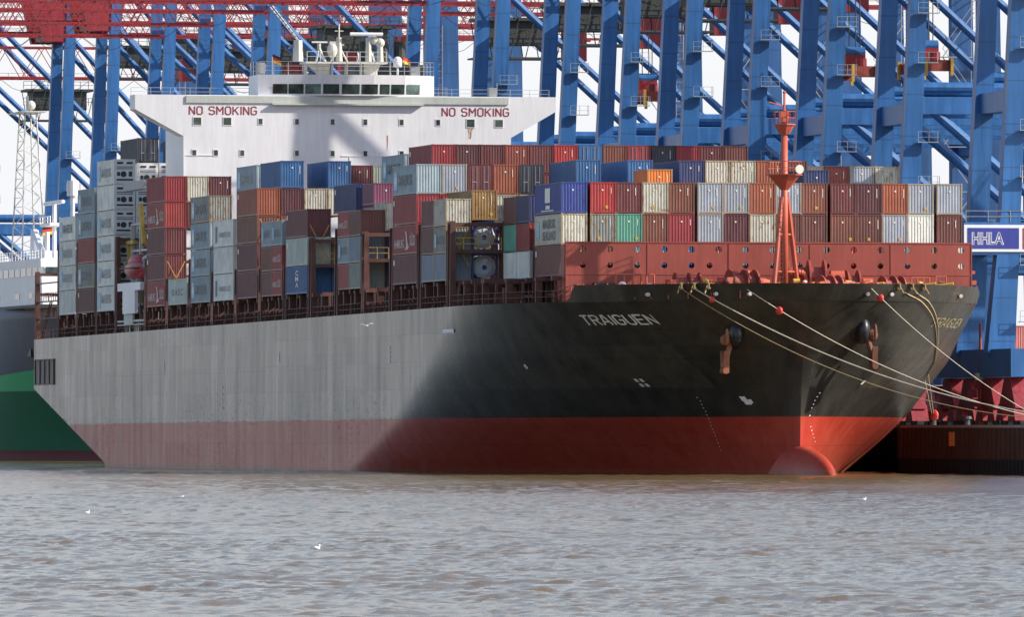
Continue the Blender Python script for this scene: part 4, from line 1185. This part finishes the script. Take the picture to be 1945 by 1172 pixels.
# ------------------------------------------------------------------ ship-to-shore cranes
def truss(b, y0, y1, zb, zt, x=3.0, step=6.0, r=.115):
    ys = np.arange(y0, y1+.1, step)
    for sx in (-x, x):
        b.tube((sx, y0, zb), (sx, y1, zb), r*2.0, 4); b.tube((sx, y0, zt), (sx, y1, zt), r*1.4, 4)
        for i, (a, c) in enumerate(zip(ys, ys[1:])):
            b.tube((sx, a, zb), (sx, (a+c)/2, zt), r*.7, 4); b.tube((sx, (a+c)/2, zt), (sx, c, zb), r*.7, 4)
    for i, a in enumerate(ys):
        b.tube((-x, a, zb), (x, a, zb), r*.7, 4); b.tube((-x, a, zt), (x, a, zt), r*.6, 4)
        if i+1 < len(ys): b.tube((-x, a, zt), (x, ys[i+1], zt), r*.5, 4)
    b.rail([(x+.7, y0, zb-.4), (x+.7, y1, zb-.4)], 1.1, .04, 2.5)
def crane(gz, hopper=False):
    o = empty('container_crane')
    D = 6.2
    for sx in (-D, D):
        b = MB(); b.taper((sx, -.9, 11.5), (1.6, 2.7), (sx, .1, 25), (1.55, 2.0)); b.taper((sx, .1, 25), (1.5, 1.95), (sx, 2.2, gz+13), (1.25, 1.45)); b.build('leg', 'crane_blue', o)
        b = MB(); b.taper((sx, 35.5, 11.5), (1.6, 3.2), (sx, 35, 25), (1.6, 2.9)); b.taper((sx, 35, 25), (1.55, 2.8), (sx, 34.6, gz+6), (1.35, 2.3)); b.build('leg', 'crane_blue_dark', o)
        b = MB(); b.box(sx-.78, sx+.78, -4.6, 37.5, 21.0, 24.15); b.build('portal_beam', 'crane_blue', o)
        b = MB(); b.box(sx-.6, sx+.6, .8, 34, 35.9, 37.6); b.tube((sx, .8, 38.6), (sx, 34.5, 38.6), .55, 10); b.build('upper_beam', 'crane_blue', o)
        b = MB()
        b.mark().tube((sx, 1.2, 37.5), (sx, 18.5, 22.9), .52, 10)
        if gz > 59: b.mark().tube((sx, 2, gz-1), (sx, 26, 38), .42, 10)
        b.mark().tube((sx, 2.2, gz+9), (sx, 34, 38.2), .45, 10)
        b.build_each('brace', 'crane_blue', o)
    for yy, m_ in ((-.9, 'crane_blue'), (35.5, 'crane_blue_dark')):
        b = MB(); b.box(-14.5, 14.5, yy-.95, yy+.95, 9.2, 11.9); b.build('sill_beam', m_, o)
        for x in (-12, -4.0, 4.0, 12):
            g = MB(); g.extrude_y([(x-3.3, 6.2), (x+3.3, 6.2), (x+1.1, 9.15), (x-1.1, 9.15)], yy-.7, yy+.7)
            for q in (-2.3, 2.3): g.extrude_y([(x+q-1.5, 5.0), (x+q+1.5, 5.0), (x+q+.5, 6.6), (x+q-.5, 6.6)], yy-.85, yy+.85)
            bo = g.build('bogie', 'bogie_red', o)
            g = MB()
            for q in (-3.3, -1.4, 1.4, 3.3): g.mark().tube((x+q, yy-.35, 4.9), (x+q, yy+.35, 4.9), .48, 12)
            g.build_each('wheel', 'machine_dark', bo)
    b = MB(); b.mark().box(-D+.7, D-.7, -.4, .9, 21.2, 24.0); b.mark().box(-D+.65, D-.65, .2, 1.9, 35.0, 37.0); b.mark().box(-D+.7, D-.7, 34.2, 35.8, 35, 37.2); b.mark().box(-D+.7, D-.7, 34.2, 35.8, 21.2, 24.0)
    b.build_each('tie_beam', 'crane_blue', o)
    b = MB(); truss(b, -46, 66, gz, gz+5); b.build('girder', 'crane_red', o)
    b = MB()
    if hopper: b.extrude_x([(-2.6, gz-1.4), (2.4, gz-1.4), (3.4, gz+6.5), (-4.4, gz+6.5)], -D-.5, -D+1.2); b.extrude_x([(-2.6, gz-1.4), (2.4, gz-1.4), (3.4, gz+6.5), (-4.4, gz+6.5)], D-1.2, D+.5); b.box(-D, D, -2.2, 2.2, gz-1.2, gz-.2)
    b.build('girder_support', 'crane_red', o)
    b = MB(); b.box(-2.6, 2.6, 9, 18, gz-5.2, gz-2.2); b.box(-3.2, 3.2, 8, 19, gz-2.2, gz-1.8)
    for z in (gz-1.8, gz-4.5): b.rail([(3.3, 7.5, z), (3.3, 19.5, z)], 1.2, .05, 1.3)
    for i in range(6): b.tube((3.3, 8+i*2, gz-6.8), (3.3, 9.2+i*2, gz-1.8), .08, 4); b.tube((-3.2, 9+i*2, gz-6.8), (-3.2, 8.2+i*2, gz-1.8), .08, 4)
    b.box(-3.3, 3.3, 7.8, 19.2, gz-7, gz-6.8)
    b.build('trolley', 'machine_dark', o)
    b = MB(); b.box(-1.3, 1.3, 19.5, 22.3, gz-7.2, gz-3.2); b.build('cab', 'crane_red', o)
    b = MB()
    for z in (14.5, 20, 28.5, 33, 41, 46):
        b.mark().box(D+.8, D+1.6, .8, 3.0, z, z+.08); b.rail([(D+1.6, .8, z), (D+1.6, 3.0, z)], 1.1, .026, .8); b.rail([(D+.8, 3.0, z), (D+1.6, 3.0, z)], 1.1, .026, .8)
    b.build_each('access_platform', 'galvanised', o)
    b = MB()
    for i in range(5):
        z = 25.6+i*5; s = -1 if i % 2 else 1
        b.tube((D+1.4, 31-s*1.8, z), (D+1.4, 31+s*1.8, z+5), .07, 4); b.tube((D+1.4, 31-s*1.8, z+1), (D+1.4, 31+s*1.8, z+6), .04, 4); b.box(D+1, D+1.8, 29, 33, z-.05, z+.05)
    b.build('access_stairs', 'galvanised', o); b = MB()
    b.mark().rail([(D+.8, -4.4, 24.15), (D+.8, 33, 24.15)], 1.1, .035, 2.2); b.mark().rail([(-D-.8, -4.4, 24.15), (-D-.8, 33, 24.15)], 1.1, .035, 2.2)
    b.build_each('railing', 'galvanised', o); b = MB()
    for yy in (32.6, 33.5): b.tube((D+.9, yy, 11.9), (D+.9, yy, gz), .04, 4)
    for z in np.arange(12, gz, 1.0): b.tube((D+.9, 32.6, z), (D+.9, 33.5, z), .03, 4)
    b.build('access_ladder', 'galvanised', o)
    b = MB()   # hanging cable loops below the girder
    for i in range(14):
        y = -40+i*7.3; pts = [(3.6, y+q*1.8, gz-.4-1.9*math.sin(math.pi*q/4)) for q in range(5)]; b.path(pts, .05, 4)
    b.build('festoon_cable', 'machine_dark', o)
    return o
near = crane(58.0); far = crane(61.5); last = crane(65.5, True)
CU = [1868, 1680, 1530, 1389, 1264, 1148, 1036, 905, 775, 480, 376, 284, 182, 98, -50]
for i, cu in enumerate(CU):
    src = near if i < 9 else far
    if i == 0: o = near
    elif i == 9: o = far
    elif i == 12: o = last
    elif i == 13: o = copy_tree(last)
    else: o = copy_tree(src)
    xs = min((abs(proj(q, 33.4, 37)[0]-cu), q) for q in np.linspace(-760, -20, 6000))[1] + 6.2
    o.location = W(xs, 32.7, 0); o.rotation_euler = (0, 0, ANG)
    lab = ('blue quay crane nearest the camera, with the blue and white sign on its portal beam' if i == 0 else
           'blue quay crane on red wheels, %s from the right along the quay' % ORD[i])
    tag(o, lab, 'quay crane', 'blue container cranes along the quay')
# sign on the nearest crane
sx = 6.2+.78
SGY = -3.7
def sgn(b, y0, y1, z0, z1, x0, x1): b.box(sx+x0, sx+x1, y0+SGY, y1+SGY, z0, z1)
b = MB(); sgn(b, -.9, 9.5, 21.3, 23.9, .002, .10); sb = b.build('sign_board', 'sign_white', near)
b = MB(); sgn(b, -.55, 4.55, 21.6, 23.6, .10, .14); b.build('blue_panel', 'sign_blue', sb)
b = MB(); sgn(b, 4.95, 5.8, 21.6, 23.6, .10, .14); b.build('red_panel', 'sign_red', sb)
vs, fs, w_ = text2d('HHLA', 1.2, .05, 1.0); m_ = MB(); m_.v = [(sx+.16, -.15+SGY+x*3.2/w_, 21.98+y) for x, y in vs]; m_.f = list(fs); m_.build('sign_lettering', 'sign_white', sb)
vs, fs, w_ = text2d('HHLA', 1.2, -.012, 1.0); m_ = MB(); m_.v = [(sx+.175, -.05+SGY+x*3.0/w_, 22.03+y*.93) for x, y in vs]; m_.f = list(fs); m_.build('sign_lettering', 'sign_blue', sb)

# spreaders hanging from the trolleys
def spreader(u, v, ys, label, z=None):
    xs = min((abs(proj(q, ys, 42)[0]-u), q) for q in np.linspace(-420, -20, 3000))[1]
    Yd = W(xs, ys, 0).y; z = zz_(v, Yd)
    o = empty('container_spreader', W(xs, ys, z), ANG); tag(o, label, 'crane spreader', 'red spreaders hanging from crane trolleys')
    b = MB(); b.box(-5.8, 5.8, -1.15, 1.15, -1.3, -.6); b.box(-6.0, -5.5, -1.3, 1.3, -1.7, -.5); b.box(5.5, 6.0, -1.3, 1.3, -1.7, -.5); b.build('spreader_frame', 'deck_red', o)
    b = MB(); b.box(-1.6, 1.6, -1.1, 1.1, -.6, .9); b.tube((-4.2, 0, -.6), (-4.2, 0, 1.5), .55, 12); b.tube((4.2, 0, -.6), (4.2, 0, .4), .6, 10); b.build('machinery', 'crane_red', o)
    b = MB()
    for q in (-1, 1): b.tube((q, -1.1, 1.2), (q, 1.1, 1.2), .6, 14)
    b.box(-1.4, 1.4, -.9, .9, .9, 1.3); b.build('sheave_block', 'crane_blue', o)
    b = MB()
    for sx_ in (-6.1, 6.1):
        for sy in (-1.4, 1.4): b.extrude_y([(sx_-.2, -2.2), (sx_+.2, -2.2), (sx_+.25, -.3), (sx_-.25, -.3)], sy-.15, sy+.15)
    b.build('guide_flipper', 'yellow', o)
    b = MB()
    for q in (-1, 1):
        for y in (-.6, .6): b.tube((q, y, 1.2), (q, y, 53.0-z), .06, 4)
    b.build('hoist_rope', 'machine_dark', o)
spreader(1757, 108, 50, 'red and yellow spreader hanging furthest right between the crane legs')
spreader(1619, 120, 48, 'red spreader hanging above the foremast, middle one of the three')
spreader(1226, 168, 46, 'red spreader hanging left of the foremast between two blue crane legs')

# quay furniture
lp = empty('lamp_post', W(*((min((abs(proj(q, 31.0, 10)[0]-1862), q) for q in np.linspace(-90, 0, 1500))[1]), 31.0, 4.42)), ANG); tag(lp, 'slim pink and red pole on the quay below the crane sign', 'pole')
b = MB(); b.tube((0, 0, 0), (0, 0, 10), .28, 10, .12); b.build('pole', 'deck_red', lp)
b = MB()
for z, y, r_ in ((4.2, 0, .5), (3.3, -.9, .45), (3.2, .7, .5), (2.4, -.4, .4), (1.3, .2, .45)): b.box(-.3, .3, y-r_, y+r_, z-.5, z+.3)
b.build('equipment_box', 'crane_red', lp)
b = MB(); b.box(-.2, .4, -.5, .4, 4.5, 5.2); b.build('lamp_head', 'old_white', lp)
ys_ = 74.0
xr = min((abs(proj(q, ys_, 10)[0]-1915), q) for q in np.linspace(-260, 0, 3000))[1]
for tr in range(4):
    container(None, 1, 0, 'salmon' if tr == 3 else ('brown', 'redbrown', 'maroon')[tr], raw=(W(xr-6, ys_+1.2, 4.42+tr*2.885), '%s container in the quay stack at the right edge, %s tier' % (('brown', 'rust-red', 'maroon', 'salmon pink')[tr], TW[tr] if tr < 3 else 'top')))

# ------------------------------------------------------------------ mooring ropes
def rope(p0, p1, sag, r, mat, label, floats=(), drape=False):
    p0 = Vector(p0); p1 = Vector(p1); n = 40
    o = empty('mooring_rope', p0); tag(o, label, 'mooring rope', 'mooring ropes from the bow')
    pt = lambda t: p0.lerp(p1, t) + Vector((0, 0, -4*sag*t*(1-t)))
    if drape:      # the rope lies against the flared plating where a straight line would cut it
        base = pt
        def pt(t, base=base):
            w = base(t); d = (w.x-C[0], w.y-C[1]); xs_ = d[0]*F[0]+d[1]*F[1]; ys_ = d[0]*P[0]+d[1]*P[1]
            return W(xs_, max(ys_, hbr(xs_, w.z)+.14), w.z)
    b = MB(); vs = []; m = 6
    for i in range(n+1):
        q = pt(i/n)-p0
        for k in range(m):
            a = 2*math.pi*k/m; vs.append((q.x + r*math.cos(a)*.3, q.y+r*math.cos(a)*.95, q.z+r*math.sin(a)))
    fs = [(i*m+k, i*m+(k+1) % m, (i+1)*m+(k+1) % m, (i+1)*m+k) for i in range(n) for k in range(m)]
    b.add(vs, fs); b.build('rope', mat, o)
    for t_, rad in floats:
        f = MB(); q = pt(t_)-p0; f.tube((q.x-.05, q.y-.05, q.z-.08), (q.x+.1, q.y+.1, q.z-.08), rad, 16); f.build('rat_guard', 'float_red', o, True)
    return o
def HPs(u, z, side, off=.3):
    if side < 0: x = solve_u(u, z, -1)
    else: x = SP(u, z)
    return W(x, side*(hbr(x, z)+off), z)
E_ = lambda xs: W(xs, QN+1.2, 5.0)
rope(HPs(1322, 17.0, -1), E_(40), 2.2, .06, 'rope_white', 'white mooring rope, upper of the two from the dark side of the bow', ((.05, .28),))
rope(HPs(1300, 16.9, -1), E_(38.5), 3.0, .04, 'rope_tan', 'thin tan mooring rope just under the white one')
rope(HPs(1480, 16.8, -1), E_(26), 1.6, .042, 'rope_white', 'mooring rope with a red disc starting near the stem top', ((.105, .36),))
rope(HPs(1601, 16.9, 1), E_(24), .9, .036, 'rope_white', 'highest mooring rope, leaving the sunlit side of the bow, red disc near start', ((.05, .33),))
pe = W(XR, QN+.7, 5.4)
rope(HPs(1713, 16.6, 1), pe, -.35, .05, 'rope_tan', 'left one of the two steep tan ropes down to the quay', (), True)
rope(HPs(1735, 16.6, 1), pe+Vector((.15, 0, 0)), -.3, .05, 'rope_tan', 'right one of the two steep tan ropes down to the quay', ((.985, .5),), True)

# ------------------------------------------------------------------ green neighbour ship
GS = empty('offshore_ship', W(-432, 12, 0), ANG); tag(GS, 'green and grey ship with white bridge front, mostly hidden behind the stern', 'ship')
def ghb(x, z):
    st = np.interp(z, [0, 4, 9.4, 13, 20.6], [0, 1.5, 6, 12, 23]); L = np.interp(z, [0, 9.4, 20.6], [62, 54, 52]); b_ = np.interp(z, [0, 20.6], [.95, .5]); a_ = np.interp(z, [0, 20.6], [1.4, 2.0])
    t_ = min(1, max(0, (st-x)/L)); return st, L, 14.0*(1-(1-t_)**a_)**b_
gz_ = [-2, 0, 1.3, 3, 5, 7, 9.4, 11.5, 13, 15, 17, 19, 20.6]; gb = MB(); cols = 60
for s in (-1, 1):
    for z in gz_:
        st, L, _ = ghb(0, z)
        for i in range(cols):
            x = st - L*(i/40)**1.8 if i <= 40 else (st-L)+(-130-(st-L))*(i-40)/19
            gb.v.append((x, s*ghb(x, z)[2], z))
n_ = len(gz_)
for s in (0, 1):
    for j in range(n_-1):
        for i in range(cols-1):
            a = s*n_*cols+j*cols+i; q = (a, a+1, a+cols+1, a+cols); gb.f.append(q if s == 1 else q[::-1])
for i in range(cols-1):
    a = (n_-1)*cols+i; b_ = n_*cols+(n_-1)*cols+i; gb.f.append((a, b_, b_+1, a+1))
gb.build('hull', 'green_hull_paint', GS, True)
b = MB(); b.extrude_y([(-130, 20.5), (-2, 20.5), (6, 20.5), (4, 27.2), (-130, 27.2)], -13.0, 13.0); b.v = [(x, y, z) for x, y, z in b.v]
gsup = b.build('superstructure', 'ship_white', GS)
b = MB(); b.box(-131, 6.5, -13.9, 13.9, 20.55, 20.95); b.build('deck_edge', 'machine_dark', gsup)
for k, x in enumerate(np.arange(-60, 3, 5.2)):
    b = MB(); b.box(x, x+4.6, -13.06, -13.0, 24.9, 26.0); b.build('window', 'window_glass' if k % 3 else 'window_pale', gsup)
for k, y in enumerate(np.arange(-12.4, 12, 2.5)):
    b = MB(); b.add([(4.80, y, 24.9), (4.80, y+2.1, 24.9), (4.48, y+2.1, 26.0), (4.48, y, 26.0)], [(0, 1, 2, 3)]); b.build('window', 'window_glass', gsup)
for x in (-36, -18, -6): 
    b = MB(); b.box(x, x+3.5, -13.05, -13.0, 21.9, 22.6); b.build('window', 'window_glass', gsup)
b = MB()
for x, z in ((-14, 14.6), (-15.5, 7.6)): b.box(x-1.5, x+1.5, -ghb(x, z)[2]-.1, -ghb(x, z)[2]+.4, z-.5, z+.5)
b.build('hull_opening_shade', 'black', GS)  # solid black boxes on the plating, black painted for the shade inside openings
def gl(u, v, yl=-8):
    x = min((abs(proj(-432+q, 12+yl, 30)[0]-u), q) for q in np.linspace(-140, 30, 2500))[1]; return (x, yl, zz_(v, W(-432+x, 12+yl, 0).y))
b = MB()
c0 = gl(52, 500); hx = 1.15; zt = gl(52, 215)[2]
for dx, dy in ((-5, -1), (5, -1), (5, 1.2), (-5, 1.2)): b.tube((c0[0]+dx, c0[1]+dy*1.5, 27.2), (c0[0]+dx*.5, c0[1]+dy*.7, zt), .11, 5)
for i in range(16):
    z0 = 27.2+(zt-27.2)*i/16; z1 = 27.2+(zt-27.2)*(i+1)/16; f0 = 1-.5*i/16; f1 = 1-.5*(i+1)/16; s = -1 if i % 2 else 1
    b.tube((c0[0]-5*f0*s, c0[1]-1.5*f0, z0), (c0[0]+5*f1*s, c0[1]-1.5*f1, z1), .06, 4); b.tube((c0[0]-5*f0, c0[1]-1.5*f0, z0), (c0[0]+5*f0, c0[1]-1.5*f0, z0), .05, 4)
    b.tube((c0[0]+5*f0, c0[1]-1.5*f0*s, z0), (c0[0]+5*f1, c0[1]+1.5*f1*s, z1), .05, 4); b.tube((c0[0]-5*f0*s, c0[1]+1.5*f0, z0), (c0[0]+5*f1*s, c0[1]+1.5*f1, z1), .05, 4)
b.box(c0[0]-6, c0[0]+6, c0[1]-1.8, c0[1]+1.8, zt, zt+.15); b.tube((c0[0], c0[1], zt), (c0[0], c0[1], zt+2.4), .2, 6); b.ball((c0[0]+3, c0[1], zt+1), .7)
b.build('lattice_mast', 'old_white', GS)
b = MB()
p = gl(103, 500); q = gl(103, 385)
b.tube(p, q, .3, 8); b.tube((q[0]-8, q[1], q[2]), (q[0]+8, q[1], q[2]), .28, 8); b.box(q[0]-5, q[0]+4, q[1]-1.2, q[1]+1.2, q[2]-3.2, q[2]-2.8); b.rail([(q[0]-5, q[1]-1.2, q[2]-3), (q[0]+4, q[1]-1.2, q[2]-3)], 1.1, .08, 2)
p = gl(138, 500); q = gl(138, 372); b.tube(p, q, .3, 8); b.tube(q, (q[0], q[1], gl(138, 343)[2]), .8, 14)
p = gl(66, 500); q = gl(66, 437); b.tube(p, q, .8, 6, .6); b.tube(gl(66, 440), gl(88, 500), .5, 6); b.tube(gl(74, 460), gl(100, 498), .25, 5)
p = gl(90, 500); b.tube(p, gl(90, 440), .35, 6); b.box(p[0]-4, p[0]+4, p[1]-1, p[1]+1, 27, 28.6)
b.rail([(-60, -12.9, 27.2), (4, -12.9, 27.2)], 1.2, .06, 2.5, 3)
b.build('signal_mast', 'ship_white', GS)
fp = gl(88, 448)
o = empty('flag', W(-432+fp[0], 12+fp[1]-.5, fp[2]), ANG); tag(o, 'black, red and gold flag on the green ship behind the stern', 'flag')
for m_, z0 in (('black', .8), ('flag_red', .4), ('flag_gold', 0)):
    b = MB(); b.add([(0, 0, z0), (0, 1.9, z0+.35), (0, 1.9, z0+.8), (0, 0, z0+.42)], [(0, 1, 2, 3)]); b.build('stripe', m_, o)
buoy = empty('buoy', (W(-232, -22, 0).x-1.2, 1165, 0)); tag(buoy, 'small bright orange buoy floating at the foot of the stern', 'buoy')
b = MB(); b.tube((0, 0, -.3), (0, 0, .5), .75, 12, .7); b.tube((0, 0, .5), (0, 0, 1.4), .6, 12, .12); b.build('float', 'orange_light', buoy)

# ------------------------------------------------------------------ gulls
def gull_fly(loc, label):
    o = empty('seagull', loc, .2); tag(o, label, 'seagull'); o.scale = (.72, .72, .72)
    b = MB(); b.ball((0, 0, 0), .14, 12, 8, (1, 2.0, 1)); b.ball((.02, -.30, .05), .075, 10, 6); b.add([(-.09, .22, 0), (.09, .22, 0), (.07, .42, .02), (-.07, .42, .02)], [(0, 1, 2, 3)])
    for s, lift in ((-1, .10), (1, .24)):
        pr = [(s*.08, 0, .02), (s*.34, -.05, lift), (s*.62, .02, lift+.10), (s*.86, .14, lift+.02)]; w = [.2, .19, .13, .02]
        vs = []
        for (x, y, z), q in zip(pr, w): vs += [(x, y-q/2, z), (x, y+q/2, z), (x, y, z+.03)]
        b.add(vs, [(3*i, 3*i+3, 3*i+5, 3*i+2) for i in range(3)]+[(3*i+2, 3*i+5, 3*i+4, 3*i+1) for i in range(3)]+[(3*i+1, 3*i+4, 3*i+3, 3*i) for i in range(3)])
    b.build('body', 'gull_white', o, True)
    b = MB(); b.tube((.02, -.36, .05), (.02, -.44, .04), .02, 5, .004); b.build('beak', 'beak', o)
def gull_swim(u, v, label):
    Yd = CAM_Z*19000/(v+3-817); x = (u-972.5)*Yd/19000
    o = empty('seagull', (x, Yd, .02), 0); tag(o, label, 'seagull', 'gulls floating on the river'); o.scale = (.6, .6, .6)
    b = MB(); b.ball((0, 0, .07), .11, 12, 8, (1.9, 1, 1)); b.ball((.17, 0, .22), .06, 10, 6); b.tube((.13, 0, .1), (.17, 0, .2), .05, 8); b.add([(-.18, -.04, .1), (-.34, 0, .14), (-.18, .04, .1), (-.2, 0, .16)], [(0, 1, 3), (1, 2, 3), (0, 2, 1)]); b.build('body', 'gull_white', o, True)
    b = MB(); b.tube((.22, 0, .22), (.29, 0, .20), .016, 5, .004); b.build('beak', 'beak', o)
Yg = 900.0; gull_fly(((697-972.5)*Yg/19000, Yg, CAM_Z+(817-619)*Yg/19000), 'white gull with spread wings flying in front of the grey hull')
gull_swim(165, 974, 'white gull floating on the river at far left')
gull_swim(345, 944, 'white gull floating nearest the hull on the left side')
gull_swim(601, 1042, 'white gull on a brown wave, left of centre in the foreground')
gull_swim(1641, 948, 'lone white gull floating on the right, below the bow')
